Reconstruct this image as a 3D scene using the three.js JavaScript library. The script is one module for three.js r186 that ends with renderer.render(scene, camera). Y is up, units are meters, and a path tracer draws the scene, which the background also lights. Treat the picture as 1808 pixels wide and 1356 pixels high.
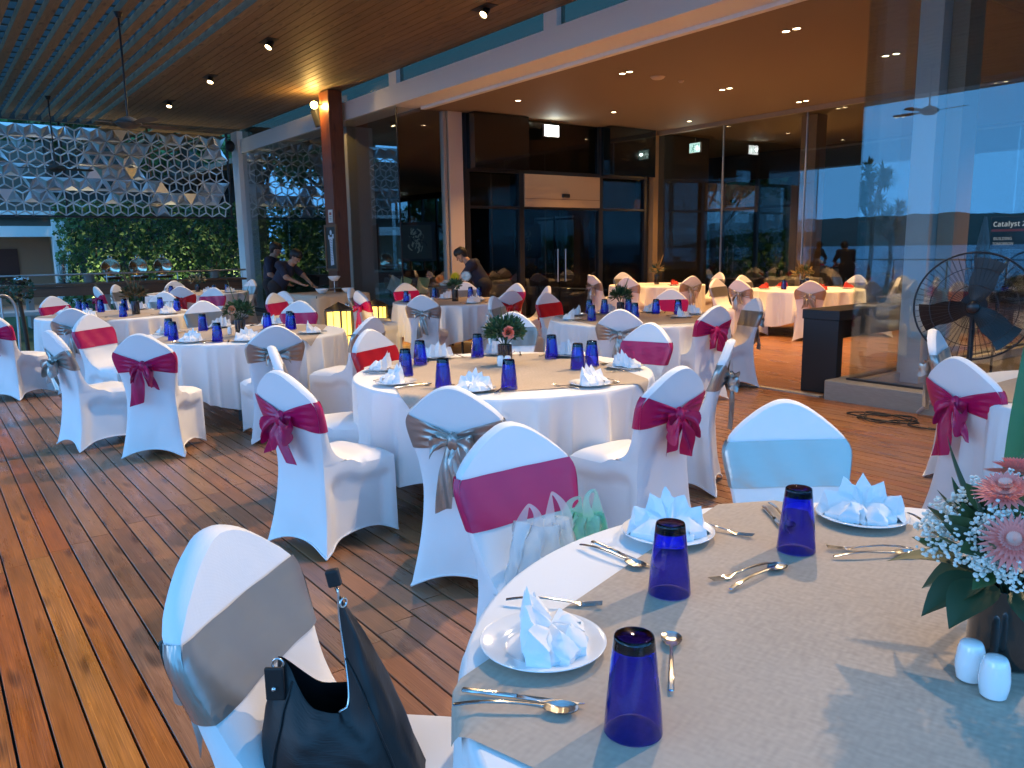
import * as THREE from 'three';
import { mergeGeometries, mergeVertices, toCreasedNormals } from 'three/addons/utils/BufferGeometryUtils.js';
import { RoundedBoxGeometry } from 'three/addons/geometries/RoundedBoxGeometry.js';
import { MarchingCubes } from 'three/addons/objects/MarchingCubes.js';
import { ImprovedNoise } from 'three/addons/math/ImprovedNoise.js';

// ---------------------------------------------------------------- camera, sky, light, exposure
const scene = new THREE.Scene();
const renderer = new THREE.WebGLRenderer({ antialias: true });
renderer.setSize(1024, 768);
renderer.toneMapping = THREE.LinearToneMapping;
renderer.toneMappingExposure = 1.3;
renderer.shadowMap.enabled = true;

const camera = new THREE.PerspectiveCamera(51.68, 4 / 3, 0.05, 3000);
{ // eye height 1.55 m, turned 53.4 degrees to the left of the facade's normal, tilted 9.8 degrees down, held 0.9 degrees off level
  const y = THREE.MathUtils.degToRad(-53.43), p = THREE.MathUtils.degToRad(9.77), r = THREE.MathUtils.degToRad(0.909);
  const right = new THREE.Vector3(Math.cos(y), 0, Math.sin(y));
  const down = new THREE.Vector3(-Math.sin(p) * Math.sin(y), -Math.cos(p), Math.sin(p) * Math.cos(y));
  const fwd = new THREE.Vector3(Math.sin(y) * Math.cos(p), -Math.sin(p), -Math.cos(y) * Math.cos(p));
  const r2 = right.clone().multiplyScalar(Math.cos(r)).addScaledVector(down, Math.sin(r));
  const d2 = down.clone().multiplyScalar(Math.cos(r)).addScaledVector(right, -Math.sin(r));
  camera.position.set(0, 1.55, 0);
  camera.setRotationFromMatrix(new THREE.Matrix4().makeBasis(r2, d2.negate(), fwd.negate()));
}

const SKY = { zenith: [0.3, 1.1, 2.3], horizon: [0.29, 1.16, 2.62], ground: [0.12, 0.18, 0.26] };
{ // clear blue dusk, a little paler towards the horizon, faint streaks of cloud
  const W = 512, H = 256, d = new Float32Array(W * H * 4), n = new ImprovedNoise();
  for (let j = 0; j < H; j++) for (let i = 0; i < W; i++) {
    const el = ((j + 0.5) / H - 0.5) * Math.PI, az = (i / W) * Math.PI * 2, k = (j * W + i) * 4;
    const up = Math.max(0, Math.sin(el)), t = Math.pow(1 - up, 3);
    const c = 1 + 0.1 * n.noise(Math.cos(az) * 1.6, up * 7, Math.sin(az) * 1.6);
    for (let q = 0; q < 3; q++) {
      const sky = (SKY.zenith[q] + (SKY.horizon[q] - SKY.zenith[q]) * t) * c;
      d[k + q] = el > 0 ? sky : SKY.ground[q];
    }
    d[k + 3] = 1;
  }
  const tex = new THREE.DataTexture(d, W, H, THREE.RGBAFormat, THREE.FloatType);
  tex.mapping = THREE.EquirectangularReflectionMapping; tex.magFilter = THREE.LinearFilter; tex.minFilter = THREE.LinearFilter; tex.needsUpdate = true;
  scene.background = tex; scene.environment = tex;
  scene.backgroundIntensity = 1; scene.environmentIntensity = 1;
}
{ // the last of the daylight over the sea: low, very weak and wide
  const sun = new THREE.DirectionalLight(new THREE.Color(1, 0.93, 0.86), 0.25);
  sun.name = 'sun'; sun.position.set(-6, 6.5, 24); sun.target.position.set(-6, 0, -4); sun.castShadow = true; sun.shadow.radius = 45;
  const s = sun.shadow.camera; s.left = -25; s.right = 25; s.top = 20; s.bottom = -20; s.near = 0.5; s.far = 80;
  scene.add(sun, sun.target);
}

// ---------------------------------------------------------------- helpers
let seed = 7;
const rnd = () => { seed = (seed + 0x6d2b79f5) | 0; let t = Math.imul(seed ^ (seed >>> 15), 1 | seed); t = (t + Math.imul(t ^ (t >>> 7), 61 | t)) ^ t; return ((t ^ (t >>> 14)) >>> 0) / 4294967296; };
const rr = (a, b) => a + (b - a) * rnd();
const lerp = (a, b, t) => a + (b - a) * t;
const clamp = (x, a, b) => Math.min(b, Math.max(a, x));
const sstep = (a, b, x) => { const t = clamp((x - a) / (b - a), 0, 1); return t * t * (3 - 2 * t); };
const perlin = new ImprovedNoise();
const V = (x, y, z) => new THREE.Vector3(x, y, z);
const C = (r, g, b) => new THREE.Color().setRGB(r, g, b);
const mat = (r, g, b, rough = 0.7, o = {}) => new THREE.MeshStandardMaterial({ color: C(r, g, b), roughness: rough, side: THREE.DoubleSide, ...o });
const phys = (r, g, b, rough, o = {}) => new THREE.MeshPhysicalMaterial({ color: C(r, g, b), roughness: rough, side: THREE.DoubleSide, ...o });
function interp(pts) { // smooth curve through [x, y] pairs
  return (x) => {
    if (x <= pts[0][0]) return pts[0][1];
    for (let i = 1; i < pts.length; i++) if (x <= pts[i][0]) {
      const [x0, y0] = pts[i - 1], [x1, y1] = pts[i], h = x1 - x0, t = (x - x0) / h;
      const m = (k) => { const a = pts[Math.max(0, k - 1)], b = pts[Math.min(pts.length - 1, k + 1)]; return (b[1] - a[1]) / (b[0] - a[0]); };
      const m0 = m(i - 1) * h, m1 = m(i) * h, t2 = t * t, t3 = t2 * t;
      return (2 * t3 - 3 * t2 + 1) * y0 + (t3 - 2 * t2 + t) * m0 + (-2 * t3 + 3 * t2) * y1 + (t3 - t2) * m1;
    }
    return pts[pts.length - 1][1];
  };
}
const taken = {};
const numbered = (n) => { const k = taken[n] = (taken[n] ?? -1) + 1; return k ? n + '_' + String(k).padStart(3, '0') : n; };
function mk(name, geo, m, parent) {
  const o = new THREE.Mesh(geo, m); o.name = name; o.castShadow = o.receiveShadow = true;
  if (parent) parent.add(o);
  return o;
}
function tag(o, label, category, group, kind) {
  o.userData = { label, category };
  if (group) o.userData.group = group;
  if (kind) o.userData.kind = kind;
  return o;
}
function thing(name, label, category, p = [0, 0, 0], turn = 0, group) {
  const o = new THREE.Group(); o.name = numbered(name); o.position.set(...p); o.rotation.y = turn; scene.add(o);
  return tag(o, label, category, group);
}
function solo(name, geo, m, label, category, p = [0, 0, 0], turn = 0, group) { // a thing that is one mesh
  const o = mk(numbered(name), geo, m, scene); o.position.set(...p); o.rotation.y = turn;
  return tag(o, label, category, group);
}
function struct(name, geo, m) { const o = mk(name, geo, m, scene); o.userData = { kind: 'structure' }; return o; }
function structGroup(name) { const o = new THREE.Group(); o.name = name; o.userData = { kind: 'structure' }; scene.add(o); return o; }
function copy(o, p, turn, label, group) {
  const c = o.clone(); c.name = numbered(o.name.replace(/_\d{3}$/, '')); c.userData = { ...o.userData };
  c.position.set(...p); c.rotation.set(0, turn, 0); if (label) c.userData.label = label; if (group) c.userData.group = group;
  scene.add(c); return c;
}
const box = (x0, x1, y0, y1, z0, z1) => new THREE.BoxGeometry(Math.abs(x1 - x0), Math.abs(y1 - y0), Math.abs(z1 - z0)).translate((x0 + x1) / 2, (y0 + y1) / 2, (z0 + z1) / 2);
const rbox = (w, h, d, r, seg = 2) => new RoundedBoxGeometry(w, h, d, seg, r);
function join(list) {
  return mergeGeometries(list.map((g) => {
    let q = g.index ? g.toNonIndexed() : g.clone();
    for (const k of Object.keys(q.attributes)) if (!['position', 'normal', 'uv'].includes(k)) q.deleteAttribute(k);
    if (!q.attributes.normal) q.computeVertexNormals();
    if (!q.attributes.uv) q.setAttribute('uv', new THREE.BufferAttribute(new Float32Array(q.attributes.position.count * 2), 2));
    q.morphAttributes = {};
    return q;
  }), false);
}
function sheet(nu, nv, f, closedU = false) { // grid of points f(u, v) -> Vector3, uv in metres where f gives them
  const pos = [], uv = [], idx = [];
  for (let j = 0; j <= nv; j++) for (let i = 0; i <= nu; i++) { const p = f(i / nu, j / nv); pos.push(p.x, p.y, p.z); uv.push(p.u ?? i / nu, p.v ?? j / nv); }
  for (let j = 0; j < nv; j++) for (let i = 0; i < nu; i++) { const a = j * (nu + 1) + i, b = a + 1, c = a + nu + 1, d = c + 1; idx.push(a, b, d, a, d, c); }
  const g = new THREE.BufferGeometry();
  g.setAttribute('position', new THREE.Float32BufferAttribute(pos, 3)); g.setAttribute('uv', new THREE.Float32BufferAttribute(uv, 2)); g.setIndex(idx);
  if (closedU) { /* the seam keeps its own vertices; normals are averaged below */ }
  g.computeVertexNormals();
  if (closedU) {
    const n = g.attributes.normal;
    for (let j = 0; j <= nv; j++) { const a = j * (nu + 1), b = a + nu; const v = V(n.getX(a) + n.getX(b), n.getY(a) + n.getY(b), n.getZ(a) + n.getZ(b)).normalize(); n.setXYZ(a, v.x, v.y, v.z); n.setXYZ(b, v.x, v.y, v.z); }
  }
  return g;
}
function weld(list, crease) { // join sheets and smooth across their shared edges
  let g = join(list); g.deleteAttribute('normal'); const uv = g.attributes.uv; g.deleteAttribute('uv');
  if (crease) { g.setAttribute('uv', uv); g.computeVertexNormals(); return toCreasedNormals(g, crease); }
  g = mergeVertices(g, 5e-4); g.computeVertexNormals();
  g.setAttribute('uv', new THREE.BufferAttribute(new Float32Array(g.attributes.position.count * 2), 2));
  return g;
}
function tube(points, r, seg = 24, rad = 6, closed = false) { return new THREE.TubeGeometry(new THREE.CatmullRomCurve3(points.map((p) => (p.isVector3 ? p : V(...p))), closed), seg, r, rad, closed); }
function rod(a, b, r, rad = 8) {
  const A = V(...a), B = V(...b), d = B.clone().sub(A), g = new THREE.CylinderGeometry(r, r, d.length(), rad);
  g.applyQuaternion(new THREE.Quaternion().setFromUnitVectors(V(0, 1, 0), d.normalize())); g.translate((A.x + B.x) / 2, (A.y + B.y) / 2, (A.z + B.z) / 2); return g;
}
const lathe = (pts, n = 32) => new THREE.LatheGeometry(pts.map(([x, y]) => new THREE.Vector2(x, y)), n);
function tex(n, m, f, srgb, rep = 1) { // DataTexture from f(x, y) in 0..1 giving [r, g, b] 0..255
  const d = new Uint8Array(n * m * 4);
  for (let j = 0; j < m; j++) for (let i = 0; i < n; i++) { const c = f(i / n, j / m), k = (j * n + i) * 4; d[k] = c[0]; d[k + 1] = c[1]; d[k + 2] = c[2]; d[k + 3] = 255; }
  const t = new THREE.DataTexture(d, n, m); t.wrapS = t.wrapT = THREE.RepeatWrapping; t.magFilter = THREE.LinearFilter; t.minFilter = THREE.LinearMipmapLinearFilter; t.generateMipmaps = true;
  if (srgb) t.colorSpace = THREE.SRGBColorSpace; t.repeat.set(rep, rep); t.needsUpdate = true; return t;
}
const tn = (x, y, fx, fy, z = 0) => { // noise that tiles over 0..1
  const a = perlin.noise(x * fx, y * fy, z), b = perlin.noise((x - 1) * fx, y * fy, z), c = perlin.noise(x * fx, (y - 1) * fy, z), d = perlin.noise((x - 1) * fx, (y - 1) * fy, z);
  return lerp(lerp(a, b, x), lerp(c, d, x), y);
};
const g8 = (v) => { const c = clamp(v, 0, 1) * 255; return [c, c, c]; };

// ---------------------------------------------------------------- materials
const grainMap = tex(1024, 256, (x, y) => {
  const w = tn(x, y, 3, 6, 2) * 0.35, l = tn(x, y + w * 0.05, 5, 60, 5), f = tn(x, y, 14, 120, 9), k = Math.max(0, tn(x, y, 5, 4, 12) - 0.32) * 2.2;
  const v = clamp(0.8 + 0.22 * l + 0.16 * f + 0.25 * w - k * 0.5, 0, 1) * 255; return [v, v * (0.97 + 0.03 * l), v * (0.93 + 0.05 * f)];
}, true);
const deckRough = tex(512, 256, (x, y) => g8(0.37 + 0.3 * tn(x, y, 5, 5, 3) + 0.12 * tn(x, y, 30, 50, 4)), false);
const weave = tex(256, 256, (x, y) => g8(0.5 + 0.22 * Math.sin(x * Math.PI * 2 * 64) * Math.sin(y * Math.PI * 2 * 64) + 0.3 * tn(x, y, 90, 20, 1) + 0.3 * tn(x, y, 20, 90, 2)), false);
const linenMap = tex(512, 512, (x, y) => {
  const v = 0.88 + 0.05 * tn(x, y, 120, 26, 1) + 0.05 * tn(x, y, 26, 120, 2) + 0.04 * tn(x, y, 5, 5, 3) + 0.05 * tn(x, y, 90, 90, 8);
  return [v * 255, v * 252, v * 248];
}, true);
const softBump = tex(256, 256, (x, y) => g8(0.5 + 0.4 * tn(x, y, 4, 3, 6) + 0.2 * tn(x, y, 10, 8, 7)), false);
const wood = (r, g, b, rough = 0.5, o = {}) => mat(r, g, b, rough, { map: grainMap, ...o });
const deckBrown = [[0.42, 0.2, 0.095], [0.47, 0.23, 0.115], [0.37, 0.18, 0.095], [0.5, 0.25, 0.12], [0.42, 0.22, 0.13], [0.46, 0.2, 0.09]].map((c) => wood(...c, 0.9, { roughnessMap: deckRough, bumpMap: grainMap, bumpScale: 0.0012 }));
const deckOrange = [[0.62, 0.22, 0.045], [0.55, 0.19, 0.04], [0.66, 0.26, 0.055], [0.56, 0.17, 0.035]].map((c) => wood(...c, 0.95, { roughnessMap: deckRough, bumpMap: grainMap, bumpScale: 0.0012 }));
const ceilWood = [[0.29, 0.2, 0.115], [0.32, 0.22, 0.125], [0.27, 0.185, 0.105], [0.34, 0.235, 0.135]].map((c) => wood(...c, 0.6));
const slatMat = [[0.38, 0.29, 0.2], [0.42, 0.32, 0.22], [0.35, 0.265, 0.18]].map((c) => wood(...c, 0.65));
const columnWood = wood(0.3, 0.09, 0.03, 0.4);
const frameWood = wood(0.34, 0.16, 0.07, 0.5);
const counterWood = wood(0.26, 0.13, 0.07, 0.4);
const spandex = phys(0.78, 0.78, 0.79, 0.6, { sheen: 0.08, sheenRoughness: 0.5, sheenColor: C(1, 1, 1), bumpMap: weave, bumpScale: 0.0004 });
const clothWhite = phys(0.78, 0.78, 0.78, 0.85, { sheen: 0.05, sheenRoughness: 0.6, sheenColor: C(1, 1, 1), bumpMap: weave, bumpScale: 0.0005 });
const clothTaupe = mat(0.6, 0.5, 0.41, 0.95, { map: linenMap, bumpMap: linenMap, bumpScale: 0.0005 });
const napkinMat = mat(0.82, 0.82, 0.82, 0.85);
const napkinRed = mat(0.45, 0.03, 0.02, 0.8);
const satinMagenta = phys(0.46, 0.006, 0.085, 0.32, { sheen: 0.3, sheenRoughness: 0.35, sheenColor: C(0.9, 0.05, 0.3), bumpMap: softBump, bumpScale: 0.004 });
const satinRed = phys(0.52, 0.008, 0.02, 0.32, { sheen: 0.3, sheenRoughness: 0.35, sheenColor: C(0.9, 0.08, 0.08), bumpMap: softBump, bumpScale: 0.004 });
const satinSilver = phys(0.4, 0.375, 0.345, 0.33, { metalness: 0.75, sheen: 0.6, sheenRoughness: 0.3, sheenColor: C(0.9, 0.9, 0.95), bumpMap: softBump, bumpScale: 0.004 });
const porcelain = phys(0.84, 0.84, 0.84, 0.12, { clearcoat: 0.6, clearcoatRoughness: 0.05 });
const steel = mat(0.62, 0.62, 0.62, 0.18, { metalness: 1 });
const brushed = mat(0.5, 0.5, 0.5, 0.38, { metalness: 1 });
const mirrorSteel = [0.3, 0.4, 0.5].map((r) => mat(0.68, 0.71, 0.74, r, { metalness: 1 }));
const whiteSteel = mat(0.82, 0.83, 0.84, 0.35, { metalness: 0.2 });
const blueGlass = phys(1, 1, 1, 0.03, { transmission: 1, thickness: 0.003, ior: 1.5, attenuationColor: C(0.035, 0.04, 0.72), attenuationDistance: 0.0056, specularIntensity: 1 });
const blackGlass = phys(0.008, 0.01, 0.01, 0.08, { clearcoat: 1, clearcoatRoughness: 0.03 });
const pane = phys(0.88, 0.91, 0.9, 0, { transmission: 1, thickness: 0, ior: 1.75 });
const paneSky = phys(0.88, 0.92, 0.93, 0, { transmission: 1, thickness: 0, ior: 1.75 });
const paneTint = phys(0.22, 0.22, 0.19, 0, { transmission: 1, thickness: 0, ior: 1.5 });
const paneDim = phys(0.45, 0.46, 0.46, 0, { transmission: 1, thickness: 0, ior: 1.55 });
const whitePaint = mat(0.8, 0.8, 0.79, 0.6);
const creamPaint = mat(0.6, 0.52, 0.42, 0.65);
const greyPaint = mat(0.36, 0.34, 0.3, 0.6);
const soffitPaint = mat(0.22, 0.165, 0.12, 0.75);
const blackMetal = mat(0.015, 0.015, 0.017, 0.35);
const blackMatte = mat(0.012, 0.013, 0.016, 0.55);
const darkPanel = mat(0.03, 0.026, 0.024, 0.4);
const darkRoof = mat(0.05, 0.07, 0.075, 0.6);
const concrete = mat(0.4, 0.37, 0.33, 0.85);
const leather = phys(0.005, 0.005, 0.006, 0.52, { bumpMap: tex(256, 256, (x, y) => g8(0.5 + 0.6 * tn(x, y, 60, 60, 3)), false), bumpScale: 0.0006, sheen: 0.1, sheenColor: C(0.2, 0.25, 0.4) });
const leafGreens = [[0.035, 0.09, 0.03], [0.05, 0.12, 0.035], [0.025, 0.065, 0.028], [0.07, 0.14, 0.05]].map((c) => phys(...c, 0.55, { transmission: 0.18, thickness: 0 }));
const hedgeGreens = [[0.08, 0.2, 0.065], [0.1, 0.24, 0.07], [0.055, 0.14, 0.045]].map((c) => phys(...c, 0.7, { transmission: 0.3, thickness: 0 }));
const bark = mat(0.06, 0.045, 0.035, 0.9);
const coral = mat(0.8, 0.24, 0.2, 0.7), coralPale = mat(0.82, 0.42, 0.34, 0.7);
const breath = mat(0.72, 0.74, 0.68, 0.8);
const glow = (r, g, b, k) => new THREE.MeshStandardMaterial({ color: C(0.1, 0.1, 0.1), emissive: C(r, g, b), emissiveIntensity: k, roughness: 0.6 });

// ---------------------------------------------------------------- ground, deck, sea
struct('ground', new THREE.PlaneGeometry(300, 70).rotateX(-Math.PI / 2).translate(-20, -0.16, -22), mat(0.05, 0.045, 0.035, 0.95));
struct('lawn', box(-40, -13.05, -0.3, -0.04, -2.62, 12), mat(0.05, 0.1, 0.03, 0.95, { map: linenMap }));
struct('paving', box(-26, -19.6, -0.3, -0.03, -7.2, -2.62), mat(0.2, 0.18, 0.16, 0.85, { map: linenMap }));
struct('terrace', box(-30, 30, -0.8, -0.2, 3.7, 16), mat(0.16, 0.14, 0.13, 0.8));
{ const g = new THREE.PlaneGeometry(3000, 1500, 1, 1).rotateX(-Math.PI / 2).translate(-100, -1.6, 760);
  struct('sea', g, phys(0.12, 0.19, 0.26, 0.5, { bumpMap: softBump, bumpScale: 0.05 })); }
{ // wooded hill across the water: a low ridge with an uneven tree line
  const g = sheet(260, 8, (u, v) => {
    const x = lerp(-900, 500, u), top = 17 + 4 * perlin.noise(u * 9, 1, 0) + 2.4 * perlin.noise(u * 60, 2, 0) + 1.2 * perlin.noise(u * 190, 3, 0) + 6 * Math.sin(u * 5);
    return V(x, lerp(-1.7, top, Math.pow(v, 0.8)), 560 + v * 90 + 6 * perlin.noise(u * 80, v * 6, 4));
  });
  struct('hill', g, mat(0.03, 0.05, 0.04, 0.95));
}

const PLANK_L = 2.4, PITCH = 0.105;
function plankGeo(len, w, h, off, cham = 0.003) { // a board along x, its top edges eased
  const s = new THREE.Shape(), a = w / 2, c = cham;
  s.moveTo(-a, -h); s.lineTo(a, -h); s.lineTo(a, -c); s.lineTo(a - c, 0); s.lineTo(-a + c, 0); s.lineTo(-a, -c); s.closePath();
  const g = new THREE.ExtrudeGeometry(s, { depth: len - 0.004, bevelEnabled: false, steps: 1 });
  g.rotateY(Math.PI / 2); g.translate(-0 - len / 2 + 0.002, 0, 0);
  const p = g.attributes.position, uv = g.attributes.uv;
  for (let i = 0; i < p.count; i++) uv.setXY(i, p.getX(i) / 1.7 + off, (p.getZ(i) + p.getY(i)) / 0.22 + off * 3.7);
  return g;
}
{
  const deck = structGroup('deck'), variants = [...Array(9)].map((_, i) => plankGeo(PLANK_L, PITCH - 0.0085, 0.03, i * 0.237, 0.0012));
  const list = [];
  for (let r = 0; ; r++) {
    const z = -7.17 + r * PITCH; if (z > 3.6) break;
    const x0 = z < -2.6 ? -19.5 : -13.0; let x = x0 - ((r * 0.977) % 1) * PLANK_L + PLANK_L / 2;
    for (; x < 3; x += PLANK_L) { if (x < x0 + PLANK_L / 2 - 0.3) { if (x < x0 - PLANK_L / 2 + 0.8) continue; } list.push([x, z, r]); }
  }
  camera.updateMatrixWorld(); camera.updateProjectionMatrix();
  const seen = (x, z) => { for (const dx of [-1.1, 0, 1.1]) { const p = V(x + dx, 0, z).project(camera); if (Math.abs(p.x) < 1.02 && Math.abs(p.y) < 1.02 && p.z < 1) return true; } return false; };
  list.forEach((e) => { e.d = Math.hypot(e[0], e[1]); e.s = seen(e[0], e[1]) ? 0 : 1; });
  list.sort((a, b) => a.s - b.s || a.d - b.d);
  const rest = deckBrown.map(() => []), restO = deckOrange.map(() => []);
  list.forEach((e, i) => {
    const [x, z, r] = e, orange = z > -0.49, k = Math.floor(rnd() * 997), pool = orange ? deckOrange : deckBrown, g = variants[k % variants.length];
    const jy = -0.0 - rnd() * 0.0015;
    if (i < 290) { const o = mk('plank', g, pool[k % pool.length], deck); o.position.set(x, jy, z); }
    else (orange ? restO : rest)[k % pool.length].push(g.clone().translate(x, jy, z));
  });
  for (const [set, pool] of [[rest, deckBrown], [restO, deckOrange]]) set.forEach((l, i) => { if (l.length) { const o = mk('far_planks', join(l), pool[i], deck); o.userData = { kind: 'stuff' }; } });
  mk('gap_shade_slab', box(-19.5, 3, -0.14, -0.05, -7.25, -2.62), blackMatte, deck); mk('gap_shade_slab', box(-13, 3, -0.14, -0.05, -2.62, 3.7), blackMatte, deck);  // plain black slabs put the shade into the gaps between boards
}
{ // floor of the recess: wider boards, glossier
  const f = structGroup('recess_floor'), m = deckBrown;
  const gs = [...Array(5)].map((_, i) => plankGeo(9.1, 0.137, 0.03, i * 0.31, 0.002));
  for (let i = 0; i < 49; i++) { const o = mk('plank', gs[i % 5], m[Math.floor(rnd() * 3)], f); o.position.set(-8.82, 0.004, -7.38 - i * 0.138); }
  mk('gap_shade_slab', box(-13.38, -4.27, -0.14, -0.04, -14.15, -7.3), blackMatte, f);  // black slab here too, its colour stands in for shade under the joints
  mk('threshold', box(-13.3, -4.5, -0.1, 0.012, -7.31, -7.225), concrete, f);
}

// ---------------------------------------------------------------- terrace roof: boards, slats, purlins
{
  const c = structGroup('ceiling'), gs = [...Array(6)].map((_, i) => plankGeo(8.6, 0.143, 0.025, i * 0.19, 0.004).rotateX(Math.PI));
  for (let i = 0; i < 22; i++) for (let k = -1; k < 4; k++) {
    const x = -22.5 + 8.6 * (k + 0.5) + ((i * 0.617) % 1) * 8.6, o = mk('board', gs[Math.floor(rnd() * 6)], ceilWood[Math.floor(rnd() * 4)], c);
    if (x - 4.3 > 3 || x + 4.3 < -22) { c.remove(o); continue; }
    o.position.set(x, 4.72, -7.27 + i * 0.15);
  }
  const sg = [...Array(4)].map((_, i) => { const g = box(-12.8, 12.8, 0, 0.11, -0.066, 0.066), p = g.attributes.position; for (let q = 0; q < p.count; q++) g.attributes.uv.setXY(q, p.getX(q) / 1.7 + i * 0.3, (p.getZ(q) + p.getY(q)) / 0.3 + i * 0.41); return g; });
  for (let i = 0; i < 28; i++) { const o = mk('slat', sg[i % 4], slatMat[i % 3], c); o.position.set(-9.7, 4.72, -3.98 + i * 0.27); }
  const pg = box(-0.05, 0.05, 4.86, 5.16, -4.2, 3.6);
  for (let i = 0; i < 56; i++) { const o = mk('purlin', pg, darkRoof, c); o.position.x = -22.3 + i * 0.45; }
  mk('roof_deck', box(-22.6, 3, 4.86, 5.1, -7.4, -4.2), darkRoof, c);
  mk('edge_beam', box(-22.6, 3, 4.7, 5.16, 3.6, 3.8), whitePaint, c);
  mk('edge_beam', box(-22.75, -22.6, 4.72, 5.06, -7.4, 3.6), darkRoof, c);
  mk('backing', box(-22.6, 3, 4.752, 4.86, -7.34, -4.06), ceilWood[2], c);
}
for (const [x, z, k] of [[-22.5, 3.4, 0], [2.2, 3.4, 1]]) solo('roof_post', box(-0.09, 0.09, 0, 4.7, -0.09, 0.09), whitePaint, 'slim white post carrying the open edge of the terrace roof', 'post', [x, 0, z + 0.3], 0, 'posts along the open roof edge');

// ---------------------------------------------------------------- facade: beam, clerestory, columns, glass
{
  const w = thing('facade_beam', 'long white beam above the glass front, with clerestory panes under the timber ceiling', 'beam');
  mk('beam', box(-22.0, 3, 4.15, 4.5, -7.9, -7.35), whitePaint, w);
  mk('trim', box(-13.3, 3, 4.1, 4.148, -7.96, -7.86), whitePaint, w);
  for (const x of [-8.9, -13.4, -4.3]) mk('post', box(x - 0.14, x + 0.14, 4.5, 4.86, -7.5, -7.345), whitePaint, w);
  for (const [a, b] of [[-22, -13.54], [-13.26, -9.04], [-8.76, -4.44], [-4.16, 3]]) mk('clerestory_pane', box(a, b, 4.5, 4.86, -7.44, -7.43), paneTint, w);
  mk('upper_wall', box(-22, 3, 4.5, 4.62, -7.9, -7.8), darkRoof, w);
}
function column(name, label, g, m) { return solo(name, g, m, label, 'column'); }
column('white_column', 'white square column at the end of the patterned metal screen', box(-22.45, -21.95, 0, 4.72, -7.7, -7.28), whitePaint);
{
  const t = thing('timber_column', 'red-brown timber column with framed print, notice and floodlight', 'column', [-15.6, 0, -7.12]);
  mk('shaft', (() => { const g = rbox(0.44, 4.7, 0.3, 0.012).translate(0, 2.35, 0), p = g.attributes.position; for (let i = 0; i < p.count; i++) g.attributes.uv.setXY(i, p.getY(i) / 1.7, (p.getX(i) + p.getZ(i)) / 0.3); return g; })(), columnWood, t);
}
column('grey_column', 'grey rendered column just behind the glass beside the timber column', box(-16.75, -16.04, 0, 4.13, -8.25, -7.65), greyPaint);
column('brown_column', 'brown-grey column inside the glass behind the two serving staff', box(-23.4, -22.74, 0, 4.13, -8.2, -7.72), mat(0.26, 0.2, 0.14, 0.7));
column('cream_column', 'cream column lit warm at the corner of the recess beside the dark doors', box(-13.52, -13.32, 0, 4.13, -8.78, -8.46), creamPaint);
{ // front glazing
  const t = thing('glazed_facade', 'tall frameless glass panes of the restaurant front beside the timber column', 'glass wall');
  for (const [a, b] of [[-21.93, -19.0], [-18.99, -16.02], [-15.54, -13.4]]) mk('glass_pane', box(a, b, 0.02, 4.148, -7.406, -7.394), paneSky, t);
  mk('glass_pane', box(-13.406, -13.394, 0.02, 4.12, -8.41, -7.41), pane, t);
  mk('edge_channel', box(-21.93, -13.39, 0, 0.04, -7.43, -7.37), blackMetal, t);
  mk('corner_joint', box(-13.41, -13.39, 0.04, 4.12, -7.41, -7.39), blackMetal, t);
  mk('side_frame', box(-13.46, -13.34, 0, 4.12, -8.42, -8.36), greyPaint, t);
}
{ // dark double door wall on the side of the recess, x = -13.38
  const t = thing('entrance_doors', 'dark framed entrance with pale header panel above glass doors', 'door', [-13.38, 0, 0]);
  const headerTan = mat(0.5, 0.37, 0.24, 0.6), F = (z0, z1, y0, y1, d = 0.06) => box(-d, d, y0, y1, z0, z1);
  for (const z of [-8.86, -10.2, -12.42, -13.86]) mk('post', F(z - 0.06, z + 0.06, 0, 4.12, 0.07), blackMetal, t);
  for (const [a, b] of [[-10.14, -8.92], [-12.36, -10.26], [-13.8, -12.48]]) {
    mk('rail', F(a, b, 3.04, 3.12, 0.065), blackMetal, t); mk('rail', F(a, b, 2.33, 2.38, 0.065), blackMetal, t); mk('rail', F(a, b, 0, 0.1, 0.065), blackMetal, t);
  }
  for (const [a, b] of [[-10.14, -8.92], [-13.8, -12.48]]) {
    mk('upper_box', box(0.0, 0.35, 3.08, 4.118, a - 0.05, b + 0.05), blackGlass, t);
    mk('header_panel', box(-0.3, -0.24, 2.38, 3.04, a, b), headerTan, t); mk('header_glass', box(-0.006, 0.006, 2.38, 3.04, a, b), paneDim, t);
    mk('door_glass', box(-0.006, 0.006, 0.1, 2.33, a, b), paneDim, t);
  }
  mk('upper_glass', box(-0.006, 0.006, 3.12, 4.12, -12.36, -10.26), paneDim, t);
  mk('header_panel', box(0.02, 0.1, 2.38, 3.04, -12.36, -10.26), headerTan, t).userData = { label: 'pale blank header panel of the sliding door' };
  mk('header_seam', box(0.1, 0.106, 2.54, 2.55, -12.36, -10.26), mat(0.2, 0.13, 0.07, 0.6), t);
  mk('door_sensor', rbox(0.06, 0.08, 0.2, 0.02).translate(0.13, 2.62, -11.35), blackMetal, t);
  mk('door_glass', box(-0.006, 0.006, 0.1, 2.33, -11.3, -10.26), paneDim, t); mk('door_glass', box(0.02, 0.032, 0.1, 2.33, -12.36, -11.25), paneDim, t);
  for (const z of [-11.18, -11.4]) mk('handle', rod([0.05, 0.8, z], [0.05, 1.5, z], 0.014), brushed, t);
}
function signTexture(draw, w, h) { const c = document.createElement('canvas'); c.width = w; c.height = h; draw(c.getContext('2d'), w, h); const t = new THREE.CanvasTexture(c); t.colorSpace = THREE.SRGBColorSpace; return t; }
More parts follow.
